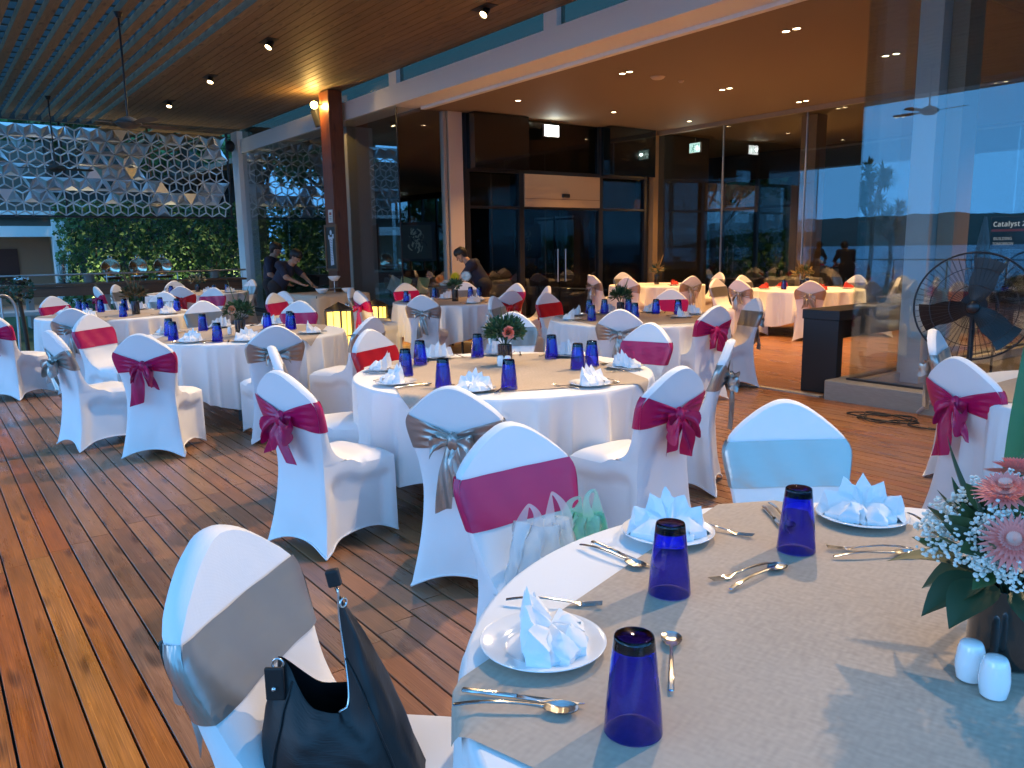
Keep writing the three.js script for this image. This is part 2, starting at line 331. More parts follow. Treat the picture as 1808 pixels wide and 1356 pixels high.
const runner = (g, w, h, ink, paper) => { // running figure through a doorway, with an arrow
  g.fillStyle = paper; g.fillRect(0, 0, w, h); g.fillStyle = ink; g.fillRect(w * 0.56, h * 0.12, w * 0.36, h * 0.76); g.fillStyle = paper; g.fillRect(w * 0.64, h * 0.2, w * 0.2, h * 0.68);
  g.fillStyle = ink; g.beginPath(); g.arc(w * 0.42, h * 0.26, h * 0.1, 0, 7); g.fill(); g.strokeStyle = ink; g.lineWidth = h * 0.1; g.lineCap = 'round';
  for (const l of [[0.4, 0.38, 0.34, 0.6], [0.34, 0.6, 0.46, 0.72], [0.46, 0.72, 0.42, 0.9], [0.34, 0.6, 0.22, 0.82], [0.39, 0.42, 0.53, 0.52], [0.39, 0.42, 0.25, 0.5]]) { g.beginPath(); g.moveTo(w * l[0], h * l[1]); g.lineTo(w * l[2], h * l[3]); g.stroke(); }
};
function exitSign(label, p, turn, w, h, ink, paper, k) {
  const t = thing('exit_sign', label, 'sign', p, turn, 'lit exit signs in the recess');
  mk('housing', rbox(w, h, 0.05, 0.008), mat(0.5, 0.5, 0.5, 0.4), t);
  const m = signTexture((g, a, b) => runner(g, a, b, ink, paper), 256, 160);
  mk('face', new THREE.PlaneGeometry(w * 0.94, h * 0.92).translate(0, 0, 0.029), new THREE.MeshStandardMaterial({ color: 0x000000, emissive: 0xffffff, emissiveMap: m, emissiveIntensity: k, roughness: 0.5 }), t);
  mk('hanger', rod([0, h / 2, 0], [0, h / 2 + 0.12, 0], 0.008), blackMetal, t);
  const l = new THREE.PointLight(C(0.8, 1, 0.95), 0.5); l.position.set(0, 0, 0.12); l.castShadow = true; t.add(l);
}
exitSign('bright white exit sign hanging above the dark doors', [-13.1, 3.9, -10.82], Math.PI / 2, 0.4, 0.24, '#d8f3e6', '#ffffff', 4);
exitSign('small green and white exit sign behind the rear glass of the recess', [-12.25, 3.68, -14.3], 0, 0.32, 0.22, '#1f7a66', '#c9f2ea', 1.0);

{ // recess ceiling (the lower soffit) and rear glass
  struct('recess_ceiling', box(-13.38, 3, 4.13, 4.3, -20, -7.96), soffitPaint);
  const t = thing('rear_glass_wall', 'full-height glass wall at the back of the recess with slim dark joints', 'glass wall');
  mk('head_trim', box(-13.3, -4.3, 4.04, 4.128, -14.2, -14.08), mat(0.3, 0.26, 0.22, 0.6), t);
  for (const [a, b] of [[-13.2, -11.36], [-11.34, -9.36], [-9.34, -6.8], [-6.78, -4.3]]) mk('glass_pane', box(a, b, 0.03, 4.04, -14.156, -14.144), pane, t);
  for (const x of [-11.35, -9.35, -6.79]) mk('joint', box(x - 0.01, x + 0.01, 0.03, 4.04, -14.17, -14.13), brushed, t);
  column('bronze_column', 'narrow bronze-brown column behind the rear glass', box(-9.95, -9.6, 0, 4.1, -15.2, -14.85), mat(0.2, 0.12, 0.06, 0.55));
  column('ochre_column', 'slim ochre column at the corner where the dark doors meet the rear glass', box(-13.36, -13.2, 0, 4.128, -14.14, -13.98), mat(0.3, 0.2, 0.1, 0.6));
}
{ // glass box closing the recess on its other side
  const t = thing('glass_box', 'frameless glass corner on a pale concrete plinth reflecting the dusk sky', 'glass wall');
  mk('glass_pane', box(-4.25, -2.4, 0.21, 4.148, -7.356, -7.344), paneSky, t); mk('glass_pane', box(-2.39, 2.9, 0.21, 4.148, -7.356, -7.344), paneSky, t);
  mk('glass_pane', box(-4.266, -4.254, 0.21, 4.12, -10.8, -7.35), pane, t); mk('glass_pane', box(-4.266, -4.254, 0.21, 4.12, -14.1, -10.81), pane, t);
  mk('base_channel', box(-4.28, 2.9, 0.195, 0.215, -7.37, -7.33), blackMetal, t); mk('base_channel', box(-4.28, -4.24, 0.195, 0.215, -14.1, -7.37), blackMetal, t);
  mk('plinth', rbox(7.2, 0.3, 0.26, 0.015).translate(-0.82, 0.045, -7.3), mat(0.42, 0.39, 0.35, 0.85, { map: linenMap }), t);
  mk('plinth', box(-4.42, -4.16, 0, 0.195, -14.1, -7.44), concrete, t);
  struct('inner_floor', box(-4.16, 3, 0.0, 0.1, -20, -7.44), mat(0.18, 0.16, 0.14, 0.35));
  column('pale_column', 'pale grey column inside the glass corner', box(-4.2, -3.97, 0.1, 4.13, -8.5, -8.15), mat(0.5, 0.5, 0.47, 0.6));
  column('tan_column', 'tan column inside the glass corner behind the pedestal fan', box(-3.96, -3.8, 0.1, 4.13, -8.62, -8.3), mat(0.28, 0.21, 0.14, 0.65));
}

// ---------------------------------------------------------------- rooms behind the glass
struct('room_floor', box(-46, -4.17, -0.14, -0.03, -20, -14.15), mat(0.05, 0.035, 0.028, 0.35));
struct('side_room_floor', box(-46, -13.42, -0.14, -0.02, -14.15, -7.43), mat(0.06, 0.045, 0.035, 0.35));
struct('side_room_ceiling', box(-46, -13.38, 4.15, 4.3, -20, -7.9), soffitPaint);
{
  const w = structGroup('rear_wall'), dk = mat(0.035, 0.03, 0.028, 0.8), put = (a, b, y0, y1) => mk('wall_panel', box(a, b, y0, y1, -20.2, -20), dk, w);
  const open = [[-42, -31.5, 0.5, 3.9], [-25.3, -22.9, 0.5, 2.7], [-17.3, -13.6, 0.5, 3.4]]; let x = -46;
  for (const [a, b, y0, y1] of open) {
    put(x, a, 0, 4.15); put(a, b, 0, y0); put(a, b, y1, 4.15); x = b;
    for (let q = a; q <= b + 0.01; q += (b - a) / Math.round((b - a) / 1.35)) mk('mullion', box(q - 0.05, q + 0.05, y0, y1, -20.13, -20.03), blackMetal, w);
    mk('transom', box(a, b, 2.55, 2.63, -20.12, -20.04), blackMetal, w); mk('window_pane', box(a, b, y0, y1, -20.165, -20.155), paneDim, w);
  }
  put(x, 3, 0, 4.15); mk('wall_panel', box(2.8, 3, 0, 4.15, -20, -7.5), dk, w); mk('wall_panel', box(-46.2, -46, 0, 4.15, -20, -7.4), dk, w);
  mk('wall_panel', box(-46, -29, 0, 4.15, -9.6, -9.45), dk, w); mk('wall_panel', box(-13.6, -13.44, 0, 4.13, -16.2, -14.2), dk, w);
}
solo('garden_wall', box(-60, 4, -0.1, 3.9, -24.6, -24.3), mat(0.62, 0.66, 0.68, 0.8), 'pale boundary wall seen through the far windows', 'wall');

// ---------------------------------------------------------------- foliage
function leafCloud(n, inside, size, flat = 0.5) { // many small folded leaf faces spread through a volume
  const pos = [], q = new THREE.Quaternion(), e = new THREE.Euler(), a = V(), L = [[0, 0, 0], [0.42, 0.08, 0.5], [0, 0, 1], [-0.42, 0.08, 0.5]];
  for (let i = 0; i < n; i++) {
    const c = inside(i / n), s = size * rr(0.6, 1.3); e.set(rr(-1, 1) * flat * 2, rr(0, 6.28), rr(-1, 1) * flat * 2); q.setFromEuler(e);
    const P = L.map(([x, y, z]) => a.set(x * s, y * s, (z - 0.5) * s).applyQuaternion(q).add(c).clone());
    for (const k of [0, 1, 2, 0, 2, 3]) pos.push(P[k].x, P[k].y, P[k].z);
  }
  const g = new THREE.BufferGeometry(); g.setAttribute('position', new THREE.Float32BufferAttribute(pos, 3)); g.computeVertexNormals(); return g;
}
const inBall = () => { const v = V(); do v.set(rr(-1, 1), rr(-1, 1), rr(-1, 1)); while (v.lengthSq() > 1); return v; };
function crownGeo(n, clumps, size) { return leafCloud(n, () => { const [x, y, z, r] = clumps[Math.floor(rnd() * clumps.length)], v = inBall(), k = Math.pow(v.length() + 1e-3, -0.45); return V(x + v.x * r * k, y + v.y * r * 0.75 * k, z + v.z * r * k); }, size, 0.9); }
function tree(label, p, h, spread, mats, n = 2600, size = 0.2, group = 'trees in the garden') {
  const t = thing('garden_tree', label, 'tree', p, 0, group), limbs = [tube([[0, 0, 0], [0.08, h * 0.25, 0.05], [-0.05, h * 0.5, 0], [0.05, h * 0.75, 0.05]], h * 0.022, 12, 7)], cl = [];
  for (let i = 0; i < 7; i++) {
    const a = i * 2.4 + rr(-0.3, 0.3), r = spread * rr(0.55, 0.95), y0 = h * rr(0.35, 0.55), y1 = h * rr(0.6, 0.95);
    limbs.push(tube([[0, y0, 0], [Math.cos(a) * r * 0.5, (y0 + y1) / 2 + 0.1, Math.sin(a) * r * 0.5], [Math.cos(a) * r, y1, Math.sin(a) * r]], h * 0.009, 8, 5));
    for (let k = 0; k < 3; k++) cl.push([Math.cos(a) * r * rr(0.5, 1.1), y1 + rr(-0.3, 0.4), Math.sin(a) * r * rr(0.5, 1.1), spread * rr(0.22, 0.4)]);
  }
  mk('trunk', join(limbs), bark, t);
  mats.forEach((m) => mk('crown', crownGeo(Math.floor(n / mats.length), cl, size), m, t));
  return t;
}
// trees that stand behind the screen, beyond the rear windows and by the water
tree('dark leafy tree behind the patterned metal screen', [-30.6, 0, -3.9], 7.8, 2.3, hedgeGreens, 4200, 0.26);
tree('dark spreading tree behind the screen near the white column', [-30.4, 0, -8.2], 7.6, 2.4, hedgeGreens, 4200, 0.26);
tree('tall dark tree above the white portico', [-31.5, 0, -0.4], 7.6, 2.8, hedgeGreens, 3000, 0.26);
tree('shady tree seen through the far windows of the side room', [-35.5, 0, -22.4], 5.2, 2.4, hedgeGreens, 2400, 0.26);
tree('small tree seen through the window behind the rear glass', [-18.4, 0, -22.5], 4.8, 1.9, hedgeGreens, 2600, 0.26); tree('bushy tree outside the window by the glass corner', [-15.0, 0, -23.0], 4.6, 1.7, hedgeGreens, 2400, 0.26);
{ // two slender waterside trees with tufted crowns, mirrored in the glass corner
  const palm = (label, p, h, tufts) => {
    const t = thing('tufted_tree', label, 'tree', p, 0, 'waterside trees mirrored in the glass'), st = [tube([[0, 0, 0], [0.1, h * 0.4, 0], [-0.05, h * 0.75, 0.05]], 0.07, 10, 6)], lf = [];
    for (let i = 0; i < tufts; i++) {
      const a = i * 2.2, r = 0.25 + 0.5 * ((i * 0.37) % 1), y = h * (0.72 + 0.28 * ((i * 0.61) % 1)), c = V(Math.cos(a) * r, y, Math.sin(a) * r);
      st.push(tube([[0, h * 0.6, 0], [c.x * 0.6, y * 0.9, c.z * 0.6], [c.x, c.y, c.z]], 0.03, 8, 5));
      for (let k = 0; k < 90; k++) { const d = inBall().normalize(), l = rr(0.35, 0.62); d.y = d.y * 0.8 + 0.25; const e = c.clone().addScaledVector(d, l), s = V(-d.z, 0, d.x).normalize().multiplyScalar(0.035), m = c.clone().addScaledVector(d, l * 0.5).add(V(0, 0.04, 0)); e.y -= 0.1;
        lf.push(c.x, c.y, c.z, m.x + s.x, m.y, m.z + s.z, m.x - s.x, m.y, m.z - s.z, m.x + s.x, m.y, m.z + s.z, e.x, e.y, e.z, m.x - s.x, m.y, m.z - s.z); }
    }
    mk('trunk', join(st), bark, t);
    const g = new THREE.BufferGeometry(); g.setAttribute('position', new THREE.Float32BufferAttribute(lf, 3)); g.computeVertexNormals(); mk('crown', g, leafGreens[0], t);
  };
  palm('taller tufted tree by the water, mirrored at the edge of the glass corner', [-13.9, -0.2, 10], 4.0, 9);
  palm('shorter tufted tree by the water, mirrored in the glass corner', [-15.4, -0.2, 14], 3.0, 6);
  const u = thing('closed_parasol', 'closed pale parasol by the water, mirrored in the glass corner', 'parasol', [-9.6, -0.2, 8]);
  mk('pole', rod([0, 0, 0], [0, 2.35, 0], 0.025), brushed, u);
  mk('canopy', sheet(48, 10, (a, v) => { const f = a * Math.PI * 2, r = lerp(0.17, 0.03, Math.pow(v, 1.2)) * (1 + 0.22 * Math.sin(f * 8)); return V(Math.cos(f) * r, lerp(1.25, 2.35, v), Math.sin(f) * r); }, true), mat(0.55, 0.55, 0.55, 0.8), u);
  mk('base', new THREE.CylinderGeometry(0.25, 0.28, 0.08, 20).translate(0, 0.04, 0), concrete, u);
  const r = thing('guard_rail', 'dark post and rail guard at the water edge', 'railing', [-14, -0.2, 15.6]);
  for (let i = 0; i < 12; i++) mk('post', rod([-8 + i * 2, 0, 0], [-8 + i * 2, 1.05, 0], 0.03), blackMetal, r);
  mk('rail', rod([-8.2, 1.06, 0], [14.2, 1.06, 0], 0.03), blackMetal, r);
}
{ // hedge behind the buffet, lit from below by garden lamps
  const t = thing('hedge', 'dense clipped green hedge behind the buffet counter', 'hedge', [-24.1, 0, -5.8]);
  const vol = () => { const z = rr(-3.4, 2.7), y = Math.pow(rnd(), 0.85) * 2.95, x = Math.pow(rnd(), 1.6) * -1.1 + 0.25 * perlin.noise(z * 1.6, y * 1.8, 3) + 0.3; return V(x, y + 0.12 * perlin.noise(z * 3, 2, 1) * (y > 2.4 ? 2 : 1), z); };
  hedgeGreens.forEach((m) => mk('foliage', leafCloud(3600, vol, 0.13, 0.9), m, t));
  mk('stems', join([...Array(16)].map((_, i) => tube([[-0.5 + rr(-0.2, 0.2), 0, -3.2 + i * 0.38], [-0.45, 1.2, -3.2 + i * 0.38 + rr(-0.2, 0.2)], [-0.4, 2.5, -3.2 + i * 0.38 + rr(-0.3, 0.3)]], 0.025, 6, 5))), bark, t);
  solo('ochre_wall', box(-25.5, -25.1, 0, 2.3, -9.4, -8.2), mat(0.5, 0.3, 0.1, 0.8), 'ochre garden wall at the end of the hedge', 'wall');
  solo('added_backdrop_wall', box(-33.6, -33.4, 0, 6.6, -18, -3), mat(0.06, 0.06, 0.055, 0.9), 'dark wall added behind the hedge as a backdrop for the metal screen', 'wall');  // added dark wall, keeps sky from showing through the screen cells
  const t2 = thing('window_hedge', 'leafy planting outside the far windows', 'hedge', [-30, 0, -23.2]);
  hedgeGreens.slice(0, 2).forEach((m) => mk('foliage', leafCloud(3200, () => V(rr(-12, 17), Math.pow(rnd(), 0.9) * 2.0, rr(-0.7, 0.5)), 0.24, 0.9), m, t2));
}
for (const [x, z, label] of [[-23.5, -3.9, 'garden uplight under the hedge near the chafing dishes'], [-23.5, -6.0, 'garden uplight under the hedge beside the middle chafing dish'], [-24.3, -8.0, 'garden uplight below the ochre wall']]) {
  const t = thing('garden_uplight', label, 'lamp', [x, -0.03, z], 0, 'garden uplights'); mk('body', new THREE.CylinderGeometry(0.06, 0.07, 0.16, 14).translate(0, 0.08, 0), blackMetal, t); mk('lens', new THREE.CircleGeometry(0.05, 14).rotateX(-Math.PI / 2).translate(0, 0.162, 0), glow(1, 0.62, 0.2, 6), t);
  const l = new THREE.SpotLight(C(1, 0.8, 0.45), 15, 0, 1.0, 0.8); l.position.set(0, 0.2, 0); l.target.position.set(-0.4, 2, 0); l.castShadow = true; t.add(l, l.target);
}
for (const z of [-21.7]) for (const [x, label] of [[-33, 'garden lamp among the planting outside the side-room windows'], [-25.2, 'garden lamp outside the low window'], [-16, 'garden lamp outside the window behind the rear glass']]) {
  const t = thing('garden_spike_lamp', label, 'lamp', [x, -0.16, z], 0, 'lamps in the window planting'); mk('body', new THREE.CylinderGeometry(0.05, 0.06, 0.3, 12).translate(0, 0.15, 0), blackMetal, t); mk('lens', new THREE.SphereGeometry(0.05, 12, 8).translate(0, 0.36, 0), glow(1, 0.7, 0.25, 6), t);
  const l = new THREE.PointLight(C(1, 0.68, 0.25), 5); l.position.set(0, 0.36, 0); l.castShadow = true; t.add(l);
}
{ // white portico at the far end of the garden
  const t = thing('portico', 'white garden portico with a deep beam and warm lit wall', 'building', [-26, 0, 0]);
  mk('column', box(-0.2, 0.2, 0, 2.6, -3.62, -3.2), whitePaint, t); mk('beam', box(-0.15, 0.15, 2.05, 2.34, -3.2, 3), whitePaint, t);
  mk('upper_wall', box(-0.1, 0.1, 2.34, 4.6, -3.2, 3), mat(0.09, 0.075, 0.06, 0.8), t); mk('rear_wall', box(-3.2, -3, 0, 2.6, -3.6, 3), mat(0.3, 0.24, 0.17, 0.8), t);
  mk('side_wall', box(-3, -0.2, 0, 2.6, -3.7, -3.5), mat(0.36, 0.28, 0.18, 0.8), t); mk('roof', box(-3.2, 0.2, 2.6, 2.75, -3.7, 3), whitePaint, t); mk('floor', box(-3.2, 0.3, -0.1, 0.02, -3.7, 3), concrete, t);
  for (let i = 0; i < 3; i++) mk('wall_rib', box(-0.55 - i * 0.55, -0.45 - i * 0.55, 0, 2.55, -3.5, -3.42), creamPaint, t);
  solo('dark_painting', join([box(-28.98, -28.94, 0.5, 1.75, -2.6, -1.7)]), mat(0.05, 0.02, 0.015, 0.5), 'dark red painting on the back wall of the portico', 'painting');
  for (let i = 0; i < 3; i++) { const s = thing('wall_sconce', 'small brass sconce glowing on the portico ribs', 'lamp', [-26.5 - i * 0.55, 2.2, -3.38], 0, 'brass sconces in the portico'); mk('shade', new THREE.CylinderGeometry(0.035, 0.05, 0.14, 12, 1, true), brushed, s); mk('bulb', new THREE.SphereGeometry(0.026, 10, 8), glow(1, 0.7, 0.3, 12), s); const l = new THREE.PointLight(C(1, 0.62, 0.25), 1.2); l.castShadow = true; s.add(l); }
}

// ---------------------------------------------------------------- patterned metal screen: triangles, some open with three spokes, some closed and faceted
{
  const t = thing('metal_screen', 'tall decorative screen of triangular mirror-steel cells above the buffet', 'screen', [-22.6, 2.5, 0]);
  const S = 0.352, HH = S * Math.sqrt(3) / 2;
  const flip = (pts, up) => pts.map(([y, z, x]) => [up ? y : HH - y, z, x]);
  const tri = (list) => { const g = new THREE.BufferGeometry(), p = []; for (const f of list) for (const k of f) p.push(k[2], k[0], k[1]); g.setAttribute('position', new THREE.Float32BufferAttribute(p, 3)); g.computeVertexNormals(); return g; };
  const made = {};
  for (const up of [0, 1]) {
    const cy = HH / 3, [A, B, D] = flip([[0, -S / 2, 0], [0, S / 2, 0], [HH, 0, 0]], up), [M] = flip([[cy, 0, 0.085]], up), [m0] = flip([[cy, 0, -0.01]], up);
    const bar = (P, Q, w) => { const a = V(P[2], P[0], P[1]), b = V(Q[2], Q[0], Q[1]), d = b.clone().sub(a), g = new THREE.BoxGeometry(w, d.length(), 0.03); g.applyQuaternion(new THREE.Quaternion().setFromUnitVectors(V(0, 1, 0), d.normalize())); g.translate((a.x + b.x) / 2, (a.y + b.y) / 2, (a.z + b.z) / 2); return g; };
    made['open' + up] = join([A, B, D].map((P) => bar(P, M, 0.02)));
    made['facet' + up] = tri([[A, B, M], [B, D, M], [D, A, M]]);
    const k = 0.55, inner = [A, B, D].map((P) => [lerp(P[0], m0[0], k), lerp(P[1], m0[1], k), 0.05]);
    made['frame' + up] = tri([0, 1, 2].flatMap((i) => { const j = (i + 1) % 3, P = [A, B, D]; return [[P[i], P[j], inner[j]], [P[i], inner[j], inner[i]]]; }));
    made['flat' + up] = tri([[A, B, D]]);
  }
  // rows from the bottom; o = open spokes, f = faceted, r = ring, s = flat. Patches follow the photograph loosely: bands of spokes with faceted islands
  const rows = 7, z0 = -7.2, cols = Math.floor(5.9 / (S / 2)); let n = 0; const spare = {};
  for (let r = 0; r < rows; r++) for (let c = 0; c < cols; c++) {
    const up = (r + c) % 2, u = c / cols, v = r / rows, a = perlin.noise(c * 0.13 + 3, r * 0.55, 1.5), b = perlin.noise(c * 0.32, r * 0.8, 7.7);
    let k = a > -0.12 ? 'open' : 'facet'; if (k === 'open' && b > 0.26) k = 'facet'; if (k === 'facet' && b < -0.3) k = 'frame'; if (k === 'facet' && b > 0.16 && rnd() < 0.15) k = 'flat';
    if (r === 0 && u > 0.1) k = rnd() < 0.8 ? 'open' : k;
    const m = k === 'open' ? whiteSteel : mirrorSteel[Math.floor(rnd() * 3)];
    const o = mk('cell', made[k + up], m, t); o.position.set(0, r * HH * 1.0, z0 + c * S / 2 + S / 2); o.rotation.z = k === 'open' ? 0 : rr(-0.06, 0.1); o.scale.set(1, 0.985, 0.985); n++;
  }
  const hb = []; for (let r = 0; r <= rows; r++) hb.push(rod([-0.03, r * HH, -7.25], [-0.03, r * HH, -1.2], 0.008, 5));
  mk('carrier_rails', join(hb), blackMetal, t);
  for (const z of [-7.22, -5.2, -3.2, -1.2]) mk('carrier_post', box(-0.09, -0.04, -0.02, 2.25, z - 0.025, z + 0.025), blackMetal, t);
  mk('lower_rail', box(-0.06, 0.02, -0.05, -0.01, -7.25, -1.2), blackMetal, t);
}

// ---------------------------------------------------------------- banquet chair under a stretch cover, with a sash
const zRear = interp([[0, -0.285], [0.15, -0.252], [0.3, -0.232], [0.46, -0.226], [0.6, -0.242], [0.8, -0.292], [0.97, -0.338]]);
const wBack = interp([[0, 0.238], [0.15, 0.212], [0.3, 0.192], [0.46, 0.183], [0.6, 0.198], [0.74, 0.226], [0.82, 0.231], [0.9, 0.228], [0.98, 0.222]]);
const yTop = (s) => 0.765 + 0.08 * Math.pow(Math.max(0, 1 - Math.pow(Math.abs(s), 6)), 0.5) + 0.108 * Math.pow(0.5 + 0.5 * Math.cos(Math.PI * s), 0.8);
const zBackFront = interp([[0.47, -0.05], [0.5, -0.105], [0.56, -0.152], [0.66, -0.19], [0.8, -0.238], [0.97, -0.286]]);
const Z_LEG = 0.245;
const sideX = (y, z) => lerp(wBack(y), 0.222, sstep(0, 1, clamp((z - zRear(y)) / (Z_LEG - zRear(y)), 0, 1)));
const rearPoint = (s, y) => V(s * wBack(y), y, zRear(y) - 0.014 * (1 - s * s) * sstep(0.35, 0.7, y) + 0.014 * Math.pow(Math.abs(s), 9));
const frontPoint = (s, y) => V(s * wBack(y), y, zBackFront(y) - 0.012 * (1 - s * s) * sstep(0.47, 0.56, y) - 0.012 * Math.pow(Math.abs(s), 9));
function coverGeo() {
  const g = [], NS = 22;
  g.push(sheet(NS, 40, (u, v) => { // rear face, hem to crown
    const s = u * 2 - 1, hem = 0.062 * (1 - Math.pow(Math.abs(s), 2.2)), y = lerp(hem, yTop(s), v), p = rearPoint(s, y), low = 1 - sstep(0, 0.22, y);
    p.z += 0.03 * (1 - s * s) * low; p.y = y; return p;
  }));
  g.push(sheet(NS, 22, (u, v) => { const s = u * 2 - 1; return frontPoint(s, lerp(0.47, yTop(s), v)); })); // front of the back
  g.push(sheet(NS, 5, (u, v) => { const s = u * 2 - 1, y = yTop(s), a = rearPoint(s, y), b = frontPoint(s, y); const p = a.lerp(b, v); p.y += 0.011 * Math.sin(v * Math.PI); return p; })); // crown edge
  g.push(sheet(NS, 16, (u, v) => { // seat, front edge to back
    const s = u * 2 - 1, z = lerp(0.252, -0.05 - 0.012 * Math.pow(Math.abs(s), 9), Math.pow(v, 1.25)), y = 0.435 + 0.04 * Math.pow(1 - Math.pow(1 - v, 7), 0.7) - 0.006 * v, w = sideX(0.45, z);
    const e = 1 - Math.pow(Math.abs(s), 9); return V(s * w, v > 0.999 ? 0.47 : lerp(0.435, y + 0.012 * (1 - s * s) * Math.sin(v * Math.PI), v < 0.001 ? 0 : e) + (1 - e) * 0.035 * (1 - sstep(-0.05, 0.04, z)), z);
  }));
  g.push(sheet(NS, 14, (u, v) => { // front panel
    const s = u * 2 - 1, hem = 0.06 * (1 - Math.pow(Math.abs(s), 2.2)), y = lerp(hem, 0.435, v), inset = 0.02 * sstep(0, 0.25, 1 - Math.abs(s)) * (1 - sstep(0.65, 0.95, v));
    return V(s * 0.222, y, lerp(0.262, 0.252, v) - inset);
  }));
  for (const k of [-1, 1]) {
    g.push(sheet(26, 16, (u, v) => { // side panel under the seat, stretched between the legs
      const hem = 0.07 * (1 - Math.pow(Math.abs(u * 2 - 1), 2.4)), zl = lerp(0.262, 0.252, v), zt = lerp(zRear(0.45), 0.252, u), y = lerp(hem, 0.435 + 0.035 * (1 - sstep(-0.05, 0.04, zt)), v), zr = zRear(y), z = lerp(zr, zl, u);
      const inset = 0.042 * sstep(0.05, 0.24, u) * sstep(0.04, 0.15, 1 - u) * (1 - sstep(0.68, 0.86, v));
      return V(k * (sideX(y, z) - inset), y, u < 0.001 ? zr + 0.014 : z);
    }));
    g.push(sheet(8, 14, (u, v) => { const y = lerp(0.47, yTop(1), v), a = zRear(y) + 0.014, b = zBackFront(y) - 0.012; return V(k * (wBack(y) + 0.006 * Math.sin(u * Math.PI)), y, lerp(a, b, u)); })); // edge of the back
  }
  // rolled hem along all four edges
  const edge = (f) => tube([...Array(13)].map((_, i) => f(i / 12)), 0.0055, 28, 6);
  const rearHem = (u) => { const q = u * 2 - 1, y = 0.062 * (1 - Math.pow(Math.abs(q), 2.2)), p = rearPoint(q, y); p.z += 0.03 * (1 - q * q) * (1 - sstep(0, 0.22, y)); p.y = y + 0.004; return p; };
  const sideHem = (k) => (u) => { const y = 0.07 * (1 - Math.pow(Math.abs(u * 2 - 1), 2.4)), z = lerp(zRear(y) + 0.01, 0.262, u), inset = 0.042 * sstep(0.05, 0.24, u) * sstep(0.04, 0.15, 1 - u); return V(k * (sideX(y, z) - inset), y + 0.004, z); };
  const cover = weld(g, 0.75), p = cover.attributes.position, n = cover.attributes.normal;
  for (let i = 0; i < p.count; i++) { // slack and pull of the stretched fabric
    const x = p.getX(i), y = p.getY(i), z = p.getZ(i), pull = Math.sin((x + z) * 34 + y * 21 + 3 * perlin.noise(x * 4, y * 4, z * 4)) * sstep(0.5, 0.4, y) * 0.0009;
    const d = 0.0032 * perlin.noise(x * 9, y * 7, z * 9 + 5) + 0.0012 * perlin.noise(x * 26, y * 15, z * 26) + pull; p.setXYZ(i, x + d, y, z + d);
  }
  cover.deleteAttribute('normal'); cover.computeVertexNormals();
  return join([toCreasedNormals(cover, 0.75), edge(rearHem), edge(sideHem(-1)), edge(sideHem(1)), edge((u) => { const q = u * 2 - 1; return V(q * 0.222, 0.06 * (1 - Math.pow(Math.abs(q), 2.2)) + 0.004, 0.262 - 0.02 * sstep(0, 0.25, 1 - Math.abs(q))); })]);
}
const sMax = (y) => { if (y <= yTop(1)) return 1; let a = 0, b = 1; for (let i = 0; i < 24; i++) { const m = (a + b) / 2; if (yTop(m) > y) a = m; else b = m; } return a; };
function sashBand() { // band round the back: smooth in front, gathered to the knot behind
  const Y0 = 0.655, Y1 = 0.82, g = [];
  const skew = 0.006;
  g.push(sheet(26, 8, (u, v) => { const s = u * 2 - 1, y = lerp(Y0, Y1, v) + skew * s, p = frontPoint(s * sMax(y), y); p.z += 0.006 + 0.0015 * Math.sin(s * 9 + v * 4); p.x *= 1.012; return p; }));
  for (const k of [-1, 1]) g.push(sheet(6, 8, (u, v) => { const y = lerp(Y0, Y1, v) + skew * k, a = zRear(y) + 0.014, b = zBackFront(y) - 0.006; return V(k * (wBack(y) * sMax(y) * 1.012 + 0.008 * Math.sin(u * Math.PI)), y, lerp(a - 0.006, b, u)); }));
  g.push(sheet(44, 22, (u, v) => {
    const s = u * 2 - 1, q = Math.pow(Math.abs(s), 0.75), mid = lerp(0.715, (Y0 + Y1) / 2 + skew * s, q), hh = lerp(0.018, (Y1 - Y0) / 2, Math.pow(q, 0.9)), y = mid + (v * 2 - 1) * hh, p = rearPoint(s * sMax(y), y);
    p.z -= 0.007 + (0.007 * Math.abs(Math.sin(v * 11 + 0.6 * Math.sin(s * 5))) + 0.004 * Math.sin(v * 23)) * (1 - Math.pow(Math.abs(s), 3)) + 0.012 * (1 - sstep(0, 0.35, Math.abs(s)));
    p.x *= 1.012; return p;
  }));
  return weld(g, 0.9);
}
